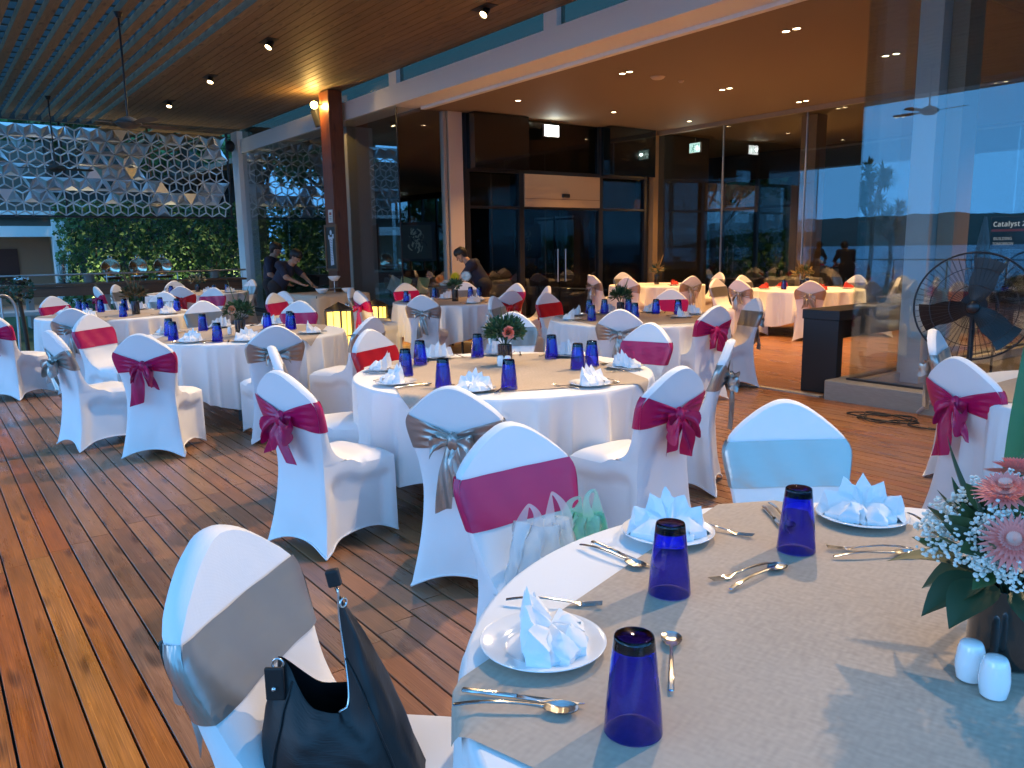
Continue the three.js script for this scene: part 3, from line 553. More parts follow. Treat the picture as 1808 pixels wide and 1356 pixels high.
function bowGeo(variant) {
  const g = [], Z = zRear(0.715) - 0.045, r = (a, b) => rr(a, b);
  g.push(sheet(20, 12, (u, v) => { const a = u * Math.PI * 2, b = (v - 0.5) * Math.PI, k = 1 + 0.12 * Math.sin(a * 5 + v * 4); return V(0.022 * Math.cos(b) * Math.cos(a) * k, 0.715 + 0.032 * Math.sin(b) + 0.004 * Math.sin(a * 3), Z - 0.002 + 0.02 * Math.cos(b) * Math.sin(a) * k); }, true));
  const loop = (k, w, len, droop, puff) => sheet(30, 8, (u, v) => { // a ribbon that leaves the knot, opens and comes back
    const a = u * Math.PI * 2, open = Math.sin(u * Math.PI), x = k * len * open * (0.9 + 0.1 * Math.cos(a)), hh = w * (0.22 + 0.78 * open), q = v * 2 - 1;
    return V(x + k * 0.008, 0.715 - droop * open * open + q * hh * 0.5 + 0.008 * Math.sin(a * 2 + v * 5) * open, Z - 0.008 - puff * Math.sin(a) * 0.5 - puff * 0.35 * open + 0.007 * Math.sin(v * 9 + a * 2) * open);
  });
  const tail = (k, w, len, dx, ph) => sheet(10, 20, (u, v) => { const q = u * 2 - 1, hw = w * (0.3 + 0.7 * sstep(0, 0.45, v)); return V(k * 0.012 + dx * v + q * hw * 0.5, 0.705 - len * v - 0.012 * q * v * k, Z - 0.006 - 0.018 * Math.sin(v * 2.4) * (1 - v * 0.5) + 0.012 * Math.sin(q * 3.4 + v * 5 + ph) * sstep(0, 0.4, v)); });
  if (variant === 0) { g.push(loop(-1, 0.085, 0.075, 0.05, 0.06), loop(1, 0.085, 0.08, 0.06, 0.055), tail(-1, 0.075, 0.16, -0.03, 0), tail(1, 0.07, 0.13, 0.045, 2)); }
  else if (variant === 1) { g.push(loop(-1, 0.07, 0.085, 0.015, 0.05), loop(1, 0.07, 0.08, 0.02, 0.05), tail(-1, 0.07, 0.2, -0.008, 1), tail(1, 0.06, 0.24, 0.02, 3)); }
  else { g.push(loop(-1, 0.1, 0.065, 0.07, 0.07), loop(1, 0.075, 0.06, 0.055, 0.06), tail(1, 0.08, 0.22, 0.035, 1), tail(-1, 0.06, 0.12, -0.05, 2)); }
  return weld(g.map((q) => q.translate(0, -0.715, -Z).scale(1.32, 1.25, 1.2).translate(0, 0.715, Z)), 1.1);
}
const COVER = coverGeo(), BAND = sashBand(), BOWS = [0, 1, 2].map(bowGeo), SATIN = { magenta: satinMagenta, red: satinRed, silver: satinSilver };
const chairProto = {};
function chair(x, z, fx, fz, sash, bow, label, group) { // (x, z): top of the back; (fx, fz): where the sitter looks
  const l = Math.hypot(fx, fz), turn = Math.atan2(fx / l, fz / l), p = [x + (fx / l) * 0.325, 0.004, z + (fz / l) * 0.325], key = sash + bow;
  if (!chairProto[key]) {
    const t = chairProto[key] = thing('banquet_chair', label, 'chair', p, turn, group);
    mk('cover', COVER, spandex, t); mk('sash_band', BAND, SATIN[sash], t); mk('bow', BOWS[bow], SATIN[sash], t);
    return t;
  }
  return copy(chairProto[key], p, turn, label, group);
}

// ---------------------------------------------------------------- round tables, cloths, settings
const TOP = 0.755, R_TAB = 0.965;
const tableTopGeo = new THREE.CylinderGeometry(0.945, 0.945, 0.03, 56).translate(0, TOP - 0.019, 0);
const tableLegs = [0, 1, 2, 3].map((i) => { const a = i * Math.PI / 2 + 0.5; return join([rod([Math.cos(a) * 0.6, 0, Math.sin(a) * 0.6], [Math.cos(a) * 0.5, 0.72, Math.sin(a) * 0.5], 0.018)]); });
const tableProto = {};
function clothGeo(k) {
  const ph = [rr(0, 6), rr(0, 6), rr(0, 6), rr(0, 6)], N = [13, 22, 8, 35];
  return sheet(420, 30, (u, v) => {
    const a = u * Math.PI * 2;
    if (v <= 0.3) { const r = (v / 0.3) * (R_TAB - 0.012); const p = V(Math.cos(a) * r, TOP, Math.sin(a) * r); p.u = p.x; p.v = p.z; return p; }
    const t = (v - 0.3) / 0.7, drop = t < 0.08 ? 0 : (t - 0.08) / 0.92, hemLen = 0.52 + 0.045 * Math.sin(a * 4 + ph[0]) + 0.015 * Math.sin(a * 9 + ph[1]);
    const e = clamp(t / 0.08, 0, 1) * Math.PI / 2, f = Math.pow(drop, 0.6);
    let w = 0.5 * Math.sin(a * N[0] + ph[0] + 0.7 * Math.sin(a * 3 + ph[2])) + 0.34 * Math.sin(a * N[1] + ph[1] + 0.9 * Math.sin(a * 2 + ph[3])) + 0.22 * Math.sin(a * N[2] + ph[2]) + 0.1 * Math.sin(a * N[3] + ph[3]);
    const cusp = (n, p) => 0.55 - Math.pow(Math.abs(Math.sin(a * n + p + 0.5 * Math.sin(a * 3 + ph[1]))), 0.65);
    const r = R_TAB - 0.012 + 0.014 * Math.sin(e) + (0.045 * w + 0.075 * cusp(14, ph[2]) + 0.06 * cusp(9, ph[3]) + 0.02) * f - 0.02 * drop;
    const p = V(Math.cos(a) * r, TOP - 0.014 * (1 - Math.cos(e)) - drop * hemLen, Math.sin(a) * r); p.u = a * R_TAB; p.v = drop; return p;
  }, true);
}
const CLOTHS = [0, 1, 2].map(clothGeo);
function overlayGeo(side) { // square overlay: flat on the top, its corners drop over the rim
  return sheet(46, 46, (u, v) => {
    let x = (u - 0.5) * side, z = (v - 0.5) * side; const c = 0.012 * Math.sin(u * 7 + v * 3); const r = Math.hypot(x, z), Rr = R_TAB + 0.004, over = r - Rr; let y = TOP + 0.0045 + 0.0016 * perlin.noise(u * 6, v * 6, side);
    if (over > 0) { const k = (Rr + 0.012 * Math.min(1, over / 0.02) + 0.09 * Math.max(0, over - 0.02)) / r; x *= k; z *= k; y = TOP + 0.0045 - Math.max(0, over * 0.96 - 0.006) ; }
    const p = V(x, y, z); p.u = (u - 0.5) * side; p.v = (v - 0.5) * side; return p;
  });
}
const OVERLAY = overlayGeo(1.49);
function table(key, x, z, turn, desc, overlayTurn) {
  const grp = 'round banquet tables', src = tableProto.t; let t;
  if (!src) { t = tableProto.t = thing('round_table', `round folding table hidden under the cloths, the ${desc}`, 'table', [x, 0, z], turn, grp); mk('tabletop', tableTopGeo, mat(0.3, 0.22, 0.15, 0.7), t); tableLegs.forEach((g) => mk('leg', g, blackMetal, t)); mk('leg_ring', new THREE.TorusGeometry(0.55, 0.014, 6, 40).rotateX(Math.PI / 2).translate(0, 0.32, 0), blackMetal, t); }
  else copy(src, [x, 0, z], turn, `round folding table hidden under the cloths, the ${desc}`);
  solo('tablecloth', CLOTHS[Math.abs(Math.round(x * 7)) % 3], clothWhite, `white floor-length cloth on the ${desc}`, 'tablecloth', [x, 0.0, z], turn * 1.7, 'white tablecloths');
  if (overlayTurn !== undefined) solo('table_overlay', OVERLAY, clothTaupe, `taupe square overlay on the ${desc}`, 'overlay', [x, 0, z], overlayTurn, 'taupe overlays');
}
const plateGeo = lathe([[0, 0.004], [0.07, 0.004], [0.078, 0.006], [0.086, 0.011], [0.118, 0.017], [0.125, 0.0185], [0.1265, 0.0175], [0.126, 0.016], [0.118, 0.0125], [0.084, 0.005], [0.075, 0.0], [0, 0.0]], 64);
const glassGeo = (() => { // tumbler standing on its rim: thick foot on top
  const pts = [[0.0001, 0.139], [0.024, 0.139], [0.0272, 0.138], [0.0285, 0.134], [0.033, 0.09], [0.0378, 0.045], [0.0412, 0.0], [0.0384, 0.0], [0.0352, 0.045], [0.0303, 0.09], [0.0262, 0.118], [0.024, 0.122], [0.0001, 0.1225]];
  return lathe(pts.reverse().map(([x, y]) => [x * 1.18, y * 1.2]), 40);
})();
function napkinGeo(v) { // crown-folded napkin: broad pleated peaks standing in an arc over a fan of folded corners
  seed = 100 + v * 31; const T = [], push = (...k) => T.push(k), N = 5, tips = [], vals = [], half = [1.25, 1.4, 1.0][v];
  const P = (r, a, y) => V(Math.sin(a) * r, y, -Math.cos(a) * r * 0.8 + 0.02);
  for (let i = 0; i < N; i++) { const a = lerp(-half, half, i / (N - 1)) + rr(-0.06, 0.06), k = Math.abs(i - 2) / 2; tips.push(P(0.062 + 0.03 * k + rr(-0.005, 0.005), a, 0.126 - 0.05 * k + rr(-0.007, 0.007))); }
  for (let i = 0; i <= N; i++) { const a = lerp(-half - 0.45, half + 0.45, i / N), k = Math.abs(i - N / 2) / (N / 2); vals.push(P(0.047 + 0.034 * k + rr(-0.004, 0.004), a, 0.09 - 0.058 * k * k + rr(-0.005, 0.005))); }
  const ctr = V(0, 0.03, 0.03), low = (p, k) => V(p.x * k, 0.008, p.z * k);
  for (let i = 0; i < N; i++) {
    const A = vals[i], B = vals[i + 1], t = tips[i], m = A.clone().lerp(B, 0.5).multiplyScalar(0.7); m.y = lerp(t.y, 0.03, 0.62); const out = t.clone(); out.x *= 1.12; out.z = out.z * 1.12 - 0.006; out.y = t.y * 0.42;
    push(A, t, m); push(t, B, m); push(A, m, ctr); push(m, B, ctr);
    push(t, A, out); push(B, t, out); push(A, low(A, 1.3), out); push(low(B, 1.3), B, out); push(low(A, 1.3), low(t, 1.2), out); push(low(t, 1.2), low(B, 1.3), out);
  }
  for (let k = 0; k < 7; k++) { // overlapping folded corners spread over the plate in front
    const a = lerp(-1.75, 1.75, k / 6) + rr(-0.08, 0.08), l = 0.098 + rr(-0.008, 0.008), y = 0.014 + 0.006 * (k % 3), c = V(0, 0.04 + 0.006 * (k % 2), 0.015), d = V(Math.sin(a), 0, Math.cos(a) * 0.75), s = V(d.z, 0, -d.x).multiplyScalar(0.042);
    const tip = c.clone().addScaledVector(d, l); tip.y = y; const mid = c.clone().addScaledVector(d, l * 0.52); mid.y = y + 0.03; const L = c.clone().addScaledVector(d, l * 0.62).add(s), Rg = c.clone().addScaledVector(d, l * 0.62).sub(s); L.y = Rg.y = y + 0.004;
    push(c, L, mid); push(c, mid, Rg); push(L, tip, mid); push(mid, tip, Rg); push(L, V(L.x, 0.006, L.z), tip); push(V(L.x, 0.006, L.z), V(tip.x, 0.005, tip.z), tip); push(tip, V(tip.x, 0.005, tip.z), Rg); push(V(tip.x, 0.005, tip.z), V(Rg.x, 0.006, Rg.z), Rg);
  }
  const pos = [], wob = (m) => { const n = (a) => perlin.noise(m.x * 55 + a, m.y * 55 - a, m.z * 55 + v * 3); return m.add(V(0.0034 * n(0), 0.004 * n(9), 0.0034 * n(4))); };
  let list = T; for (let q = 0; q < 2; q++) { const nx = []; for (const [a, b, c] of list) { const ab = wob(a.clone().lerp(b, 0.5)), bc = wob(b.clone().lerp(c, 0.5)), ca = wob(c.clone().lerp(a, 0.5)); nx.push([a, ab, ca], [ab, b, bc], [ca, bc, c], [ab, bc, ca]); } list = nx; }
  for (const f of list) for (const p of f) pos.push(p.x, p.y, p.z);
  const g = new THREE.BufferGeometry(); g.setAttribute('position', new THREE.Float32BufferAttribute(pos, 3)); g.scale(1.08, 1.04, 1.08); return toCreasedNormals(g, 0.8);
}
const NAPKINS = [0, 1, 2].map(napkinGeo);
seed = 4242;
const spoonGeo = (() => {
  const L = 0.195, c = []; // bowl as a shallow dish, handle as a flat tapering bar with a gentle arch
  c.push(sheet(20, 10, (u, v) => { const a = u * Math.PI * 2, r = v; return V(Math.sin(a) * 0.0205 * r * (1 - 0.12 * Math.cos(a)), 0.0085 - 0.0075 * (1 - r * r), -0.165 + Math.cos(a) * 0.031 * r); }, true));
  c.push(sheet(20, 10, (u, v) => { const a = u * Math.PI * 2, r = v; return V(Math.sin(a) * 0.021 * r * (1 - 0.12 * Math.cos(a)), 0.008 - 0.0085 * (1 - r * r), -0.165 + Math.cos(a) * 0.0315 * r); }, true));
  const hy = (t) => 0.004 + 0.010 * Math.sin(t * Math.PI * 0.9) * (1 - t * 0.6) + (t > 0.9 ? 0.004 : 0.004 * t);
  c.push(sheet(12, 16, (u, v) => { const a = u * Math.PI * 2, w = lerp(0.0055, 0.0036, sstep(0.1, 0.9, v)), h = 0.0022; return V(Math.cos(a) * w, hy(v) + Math.sin(a) * h, lerp(0.02, -0.136, v)); }, true));
  c.push(new THREE.SphereGeometry(0.0055, 8, 6).scale(1, 0.45, 0.6).translate(0, 0.004, 0.02));
  return weld(c, 0.8);
})();
const forkGeo = (() => {
  const c = [], hy = (t) => 0.004 + 0.011 * Math.sin(t * Math.PI * 0.9) * (1 - t * 0.5);
  c.push(sheet(12, 16, (u, v) => { const a = u * Math.PI * 2, w = lerp(0.0055, 0.0034, sstep(0.1, 0.9, v)); return V(Math.cos(a) * w, hy(v) + Math.sin(a) * 0.0021, lerp(0.02, -0.125, v)); }, true));
  c.push(sheet(10, 6, (u, v) => { const a = u * Math.PI * 2, w = lerp(0.0034, 0.0115, sstep(0, 1, v)); return V(Math.cos(a) * w, hy(1) - 0.004 * v + Math.sin(a) * 0.0016, lerp(-0.125, -0.152, v)); }, true));
  for (let i = 0; i < 4; i++) c.push(tube([[-0.0095 + i * 0.0063, hy(1) - 0.004, -0.15], [-0.0095 + i * 0.0063, 0.0035, -0.17], [-0.009 + i * 0.006, 0.007, -0.196]], 0.0015, 6, 5));
  return weld(c, 0.8);
})();
const knifeGeo = (() => {
  const c = [sheet(12, 8, (u, v) => { const a = u * Math.PI * 2; return V(Math.cos(a) * lerp(0.0062, 0.005, v), 0.0045 + Math.sin(a) * 0.0038, lerp(0.03, -0.07, v)); }, true), new THREE.SphereGeometry(0.006, 8, 6).scale(1, 0.6, 0.4).translate(0, 0.0045, 0.03)];
  const s = new THREE.Shape(); s.moveTo(-0.005, 0); s.lineTo(0.0055, 0); s.lineTo(0.008, 0.05); s.quadraticCurveTo(0.008, 0.1, -0.003, 0.12); s.quadraticCurveTo(-0.006, 0.06, -0.005, 0);
  c.push(new THREE.ExtrudeGeometry(s, { depth: 0.0016, bevelEnabled: true, bevelSize: 0.0004, bevelThickness: 0.0004, bevelSegments: 1 }).rotateX(-Math.PI / 2).translate(0, 0.003, -0.07));
  return weld(c, 0.8);
})();
const Y_SET = TOP + 0.0075;
const put = {}; // prototypes of tableware
function place(kind, geo, m, label, cat, p, turn, group) {
  const k = kind + (geo.uuid) + m.uuid;
  if (!put[k]) return (put[k] = solo(kind, geo, m, label, cat, p, turn, group));
  return copy(put[k], p, turn, label, group);
}
const ware = {
  plate: (x, z, d, l) => place('dinner_plate', plateGeo, porcelain, l ?? `round white dinner plate on the ${d}`, 'plate', [x, Y_SET, z], 0, 'plates on the ' + d),
  napkin: (x, z, turn, v, d, red, l) => place('folded_napkin', NAPKINS[v], red ? napkinRed : napkinMat, l ?? `${red ? 'red' : 'white'} crown-folded napkin on the ${d}`, 'napkin', [x, Y_SET + 0.004, z], turn, 'napkins on the ' + d),
  glass: (x, z, d, l) => place('glass_tumbler', glassGeo, blueGlass, l ?? `cobalt blue upturned tumbler on the ${d}`, 'glass', [x, Y_SET + 0.0005, z], rr(0, 6), 'tumblers on the ' + d),
  spoon: (x, z, turn, d, l) => place('spoon', spoonGeo, steel, l ?? `steel spoon on the ${d}`, 'spoon', [x, Y_SET, z], turn, 'cutlery on the ' + d),
  fork: (x, z, turn, d, l) => place('fork', forkGeo, steel, l ?? `steel fork on the ${d}`, 'fork', [x, Y_SET, z], turn, 'cutlery on the ' + d),
  knife: (x, z, turn, d, l) => place('knife', knifeGeo, steel, l ?? `steel table knife on the ${d}`, 'knife', [x, Y_SET, z], turn, 'cutlery on the ' + d),
};
const shakerGeo = lathe([[0, 0], [0.019, 0], [0.0215, 0.003], [0.0245, 0.02], [0.025, 0.035], [0.0225, 0.058], [0.0195, 0.068], [0.0165, 0.0725], [0.008, 0.0745], [0, 0.075]], 32);

// ---------------------------------------------------------------- the tables in place
const D = {
  T1: 'table with the baby\'s-breath bouquet', T2: 'table with the single coral rose posy', T3: 'table with the peach rose posy', T4: 'table with the dried brown flower vase', T5: 'table with the yellow gerbera vase',
  T6: 'table with the spiky green grass posy', T7: 'recess table by the dark doors', T8: 'recess table by the rear glass', T9: 'table beside the buffet counter', T10: 'table beside the pedestal fan',
};
const TC = { T1: [-0.62, -1.53], T2: [-4.14, -3.0], T3: [-7.85, -2.55], T4: [-11.6, -2.1], T5: [-10.3, -6.6], T6: [-6.2, -6.35], T7: [-11.3, -12.1], T8: [-8.1, -12.4], T9: [-16.6, -4.5], T10: [-1.15, -5.0] };
const OT = (x, z) => Math.PI / 4 - Math.atan2(z, x); // overlay turn that sends one corner towards (x, z)
const turns = { T1: OT(-0.48, 0.89), T2: OT(0.42, 1.01), T3: OT(0.3, 1), T4: OT(1, 0.4), T5: OT(0.7, 0.9), T6: OT(0.5, 1), T7: undefined, T8: undefined, T9: OT(1, 0.2), T10: OT(1, 1) };
let ti = 0;
for (const k of Object.keys(TC)) table(k, TC[k][0], TC[k][1], (ti++) * 0.8, D[k], turns[k]);

const S = 'magenta', G = 'silver', Rd = 'red';
const CH = [ // [top of back x, z, table, sash, bow, turn offset, what sets it apart]
  [-1.7, -0.44, 'T1', G, 0, -0.16, 'silver-sashed chair holding the black handbag'],
  [-2.13, -1.55, 'T1', S, 0, 0, 'crimson-sashed chair holding the plastic carrier bags'],
  [-1.76, -2.59, 'T1', G, 1, 0, 'silver-sashed chair with bare seat'],
  [-1.86, -4.21, 'T10', S, 2, 0.45, 'magenta-sashed chair, bow outward'],
  [-2.58, -5.44, 'T10', G, 1, 0.5, 'silver-sashed chair in front of the fan'],
  [-2.86, -1.79, 'T2', G, 1, -0.15, 'silver-sashed chair with long bow, back to the carrier bags'],
  [-3.83, -1.38, 'T2', S, 0, 0.1, 'magenta-sashed chair with loose bow over the open deck'],
  [-4.87, -1.73, 'T2', G, 1, 0.1, 'silver-sashed chair beside the loose magenta bow'],
  [-5.38, -2.66, 'T2', Rd, 0, 0.15, 'scarlet-sashed chair backing onto the next table'],
  [-4.24, -4.49, 'T2', S, 1, 0, 'bright fuchsia-sashed chair with bare crown'],
  [-2.58, -2.95, 'T2', S, 0, 0.1, 'magenta-sashed chair with warm-lit seat'],
  [-3.13, -4.04, 'T2', G, 1, -0.2, 'silver-sashed chair seen edge-on'],
  [-5.89, -4.39, 'T2', G, 0, 0, 'plain-looking chair behind the coral rose'],
  [-6.33, -1.27, 'T3', S, 2, 0.1, 'magenta-sashed chair with big crumpled bow'],
  [-7.15, -0.78, 'T3', G, 0, -0.15, 'silver-sashed chair turned sideways'],
  [-8.77, -1.31, 'T3', S, 1, -0.42, 'crimson-sashed chair squeezed between two tables'],
  [-6.21, -2.26, 'T3', G, 1, 0, 'silver-sashed chair with gathered sash'],
  [-9.13, -3.64, 'T3', S, 0, 0, 'fuchsia-sashed chair near the serving table'],
  [-10.13, -2.79, 'T3', G, 0, 0, 'silver-sashed chair back to back with the dried flower table'],
  [-6.38, -3.21, 'T3', G, 2, 0.1, 'silver-sashed chair beside the scarlet sash'],
  [-9.92, -1.33, 'T4', G, 1, 0, 'silver-sashed chair with small side bow'],
  [-10.05, -0.55, 'T4', S, 0, 0, 'magenta-sashed chair at the edge of the deck'],
  [-13.09, -1.52, 'T4', S, 1, 0, 'magenta-sashed chair next to the lawn'],
  [-13.78, -4.0, 'T4', S, 0, 0, 'fuchsia-sashed chair near the staff'],
  [-12.96, -3.02, 'T4', G, 0, 0, 'pale chair behind the dried flowers'],
  [-16.24, -2.6, 'T9', S, 1, 0, 'magenta-sashed chair turned sideways'],
  [-16.9, -3.05, 'T9', G, 0, -0.6, 'silver-sashed cream chair'],
  [-14.9, -3.75, 'T9', Rd, 0, 0, 'scarlet-sashed chair with bow outward'],
  [-18.0, -4.4, 'T9', G, 0, 0, 'pale chair under the chafing dishes'],
  [-17.0, -5.75, 'T9', G, 1, 0, 'pale chair beside the serving staff'],
  [-11.5, -4.35, 'T3', G, 1, -0.5, 'silver-sashed chair standing by the serving table'],
  [-11.15, -4.05, 'T3', S, 1, 0.9, 'magenta-sashed chair turned edge-on by the serving table'],
  [-8.92, -5.19, 'T5', G, 1, 0, 'silver-sashed chair with short neat bow'],
  [-11.56, -5.44, 'T5', G, 0, 0, 'silver-sashed chair beside the lantern'],
  [-10.67, -5.14, 'T5', S, 1, 0.2, 'magenta-sashed chair with long tails beside the lantern'],
  [-12.41, -6.89, 'T5', S, 0, 0, 'magenta-sashed chair before the glass front'],
  [-11.78, -7.75, 'T5', G, 0, 0, 'silver-sashed chair in front of the staff member'],
  [-10.58, -8.0, 'T5', S, 1, 0, 'fuchsia-sashed chair on the recess threshold'],
  [-8.93, -6.64, 'T5', Rd, 1, 0, 'scarlet-sashed chair with bright bow'],
  [-7.99, -5.65, 'T6', G, 1, 0.15, 'silver-sashed chair with side bow'],
  [-5.35, -5.24, 'T6', G, 1, 0, 'silver-sashed chair with spread pleats'],
  [-7.36, -8.17, 'T6', S, 0, 0, 'magenta-sashed chair on the recess side'],
  [-8.12, -6.59, 'T6', Rd, 0, 0.3, 'scarlet-sashed cream-lit chair'],
  [-4.99, -6.21, 'T6', S, 0, 0.1, 'crimson-sashed chair lit golden'],
  [-5.4, -7.38, 'T6', G, 1, 0.1, 'silver-sashed chair turned edge-on by the threshold'],
  [-9.4, -7.7, 'T5', G, 1, 0.2, 'silver-sashed chair turned sideways on the threshold'],
  [-12.51, -11.34, 'T7', G, 1, 0.5, 'silver-sashed chair beside the entrance'],
  [-12.1, -11.05, 'T7', G, 2, 0.5, 'silver-sashed chair with long draped bow'],
  [-12.9, -12.7, 'T7', G, 0, 0, 'rosy-lit chair against the dark doors'],
  [-10.84, -10.8, 'T7', G, 2, 0, 'rosy-lit chair back to the deck'],
  [-10.1, -11.8, 'T7', G, 1, 0, 'amber-lit chair with pale bow'],
  [-10.9, -13.6, 'T7', G, 0, 0, 'chair tucked against the rear glass'],
  [-9.6, -12.6, 'T8', G, 0, 0, 'amber-lit chair facing the fan'],
  [-8.4, -10.95, 'T8', G, 2, 0.2, 'lilac-lit chair with tufted bow'],
  [-7.22, -11.2, 'T8', G, 0, 0, 'lilac-lit chair with fluffy bow'],
  [-7.9, -13.75, 'T8', G, 0, 0, 'chair close to the rear glass'],
  [-6.7, -12.9, 'T8', G, 0, 0.2, 'chair behind the glass corner'],
  [-9.0, -11.1, 'T8', G, 1, -0.9, 'chair pulled out and turned away'],
  [-0.75, -3.75, 'T10', G, 0, 0, 'plain white chair with bright seat'],
];
for (const [x, z, t, sash, bow, off0, what] of CH) { const off = off0 + 0.07 * Math.sin(x * 37 + z * 11); let fx = TC[t][0] - x, fz = TC[t][1] - z; const c = Math.cos(off), s = Math.sin(off); [fx, fz] = [fx * c + fz * s, -fx * s + fz * c]; chair(x, z, fx, fz, sash, bow, `${what}, at the ${D[t]}`.split(' ').slice(0, 16).join(' '), 'covered banquet chairs'); }

// the near table
const H1 = 'beside the handbag chair', H2 = 'before the carrier-bag chair', H3 = 'before the silver-sashed empty chair';
ware.plate(-1.15, -0.92, D.T1, `white dinner plate ${H1}`); ware.plate(-1.42, -1.58, D.T1, `white dinner plate ${H2}`); ware.plate(-1.16, -2.11, D.T1, `white dinner plate ${H3}`);
ware.napkin(-1.15, -0.92, 2.45, 2, D.T1, 0, `white folded napkin turned edge-on, on the plate ${H1}`); ware.napkin(-1.42, -1.58, 0.9, 0, D.T1, 0, `white crown-folded napkin on the plate ${H2}`); ware.napkin(-1.16, -2.11, 0.5, 1, D.T1, 0, `white fan-spread napkin on the plate ${H3}`);
ware.glass(-0.845, -0.865, D.T1, `cobalt blue upturned tumbler between a lone spoon and the plate ${H1}`); ware.glass(-1.17, -1.31, D.T1, `cobalt blue upturned tumbler in front of the plate ${H2}`); ware.glass(-1.14, -1.76, D.T1, `cobalt blue upturned tumbler next to the plate ${H3}`);
const cut = (kind, ax, az, bx, bz, l) => ware[kind](ax, az, Math.atan2(ax - bx, az - bz), D.T1, l); // handle end at a, pointing to b
cut('spoon', -1.07, -0.682, -0.935, -0.829, `large steel spoon lying with a knife ${H1}`); cut('knife', -1.09, -0.724, -0.926, -0.86, `steel table knife lying with a spoon ${H1}`); cut('spoon', -0.895, -1.012, -1.032, -1.165, 'lone steel spoon pointing at the crowd of chairs, beside a blue tumbler');
cut('fork', -1.35, -1.0, -1.21, -1.14, `steel fork half hidden by the napkin ${H1}`); cut('spoon', -1.49, -1.342, -1.301, -1.359, `steel spoon of the pair on the white rim ${H2}`); cut('knife', -1.475, -1.378, -1.29, -1.378, `steel knife of the pair on the white rim ${H2}`); cut('fork', -1.45, -1.69, -1.301, -1.734, `steel fork just past the plate ${H2}`);
cut('spoon', -1.086, -1.445, -1.094, -1.63, 'steel spoon crossing the shadow of a blue tumbler'); cut('fork', -1.112, -1.62, -1.142, -1.44, 'steel fork lying head to tail with a spoon in a tumbler shadow'); cut('knife', -1.37, -1.955, -1.241, -1.856, `steel knife tucked behind the tumbler ${H3}`); cut('spoon', -1.39, -2.005, -1.245, -1.888, `steel spoon tucked behind the tumbler ${H3}`);
cut('spoon', -1.035, -1.8, -0.939, -1.947, `steel spoon in front of the plate ${H3}`); cut('fork', -0.96, -1.97, -1.085, -1.83, `steel fork in front of the plate ${H3}`); cut('fork', -1.08, -2.235, -0.958, -2.135, 'gold-glinting steel fork beside the bouquet');
solo('salt_shaker', shakerGeo, porcelain, 'white porcelain shaker, the one touching the black bouquet vase', 'shaker', [-0.578, Y_SET, -1.455], 0, 'salt and pepper shakers');
solo('pepper_shaker', shakerGeo, porcelain, 'white porcelain shaker standing apart from the vase', 'shaker', [-0.527, Y_SET, -1.43], 0, 'salt and pepper shakers');

// the other tables: plates with napkins, tumblers, cutlery
const SET = {
  T2: { p: [[-4.72, -2.38], [-4.15, -2.22], [-3.65, -2.44], [-4.93, -3.53], [-3.35, -3.05], [-3.67, -3.66], [-4.38, -3.8], [-5.0, -2.99]], g: [[-4.39, -2.42], [-4.74, -2.73], [-3.86, -2.37], [-4.8, -3.25], [-3.56, -2.62], [-4.37, -3.6], [-3.86, -3.4], [-3.9, -3.56]] },
  T3: { p: [[-7.35, -1.88], [-8.6, -2.54], [-8.5, -3.05], [-7.3, -3.01], [-7.1, -2.32], [-8.35, -1.95]], g: [[-8.1, -1.9], [-7.67, -1.83], [-8.4, -2.3], [-7.24, -2.1], [-8.06, -2.85], [-8.06, -3.09], [-7.83, -3.02]] },
  T4: { p: [[-12.12, -1.55], [-11.1, -1.66], [-12.3, -2.5], [-11.05, -2.6], [-11.9, -2.85]], g: [[-12.3, -1.75], [-12.2, -2.0], [-11.8, -1.75], [-11.0, -2.05], [-12.2, -2.3], [-12.1, -2.75], [-11.6, -2.85]] },
  T5: { p: [[-10.68, -5.98], [-10.01, -6.82], [-10.75, -6.7], [-11.05, -6.95], [-9.6, -6.45]], g: [[-10.6, -5.9], [-11.1, -6.7], [-10.8, -7.2], [-10.7, -7.3]] },
  T6: { p: [[-6.95, -6.1], [-6.56, -5.68], [-6.95, -6.6], [-5.9, -6.72], [-6.1, -7.15], [-6.6, -7.0]], g: [[-7.0, -6.35], [-6.9, -6.5], [-6.3, -5.75], [-6.75, -6.75], [-6.2, -6.3], [-6.45, -6.9], [-6.2, -7.0]] },
  T9: { p: [[-16.2, -4.6], [-15.9, -4.95], [-16.6, -3.9]], g: [[-16.2, -3.9], [-15.85, -4.6], [-16.0, -4.9]] },
  T7: { p: [[-11.4, -11.5], [-10.75, -12.0], [-11.9, -12.0]], g: [[-11.5, -12.3]], red: 1 },
  T8: { p: [[-8.6, -11.95], [-7.55, -12.0], [-8.7, -12.6], [-7.6, -12.9]], g: [[-8.25, -12.0], [-8.2, -12.6]], red: 1 },
};
let nv = 0;
const near = (k, x, z) => CH.filter((c) => c[2] === k).map((c) => [Math.hypot(c[0] - x, c[1] - z), c[6]]).sort((a, b) => a[0] - b[0])[0][1].replace(/,? (with|turned|before|behind) .*$/, (m) => m);
const say = (head, k, x, z) => (head + ' the ' + near(k, x, z)).replace(/,/g, '').split(' ').slice(0, 16).join(' ');
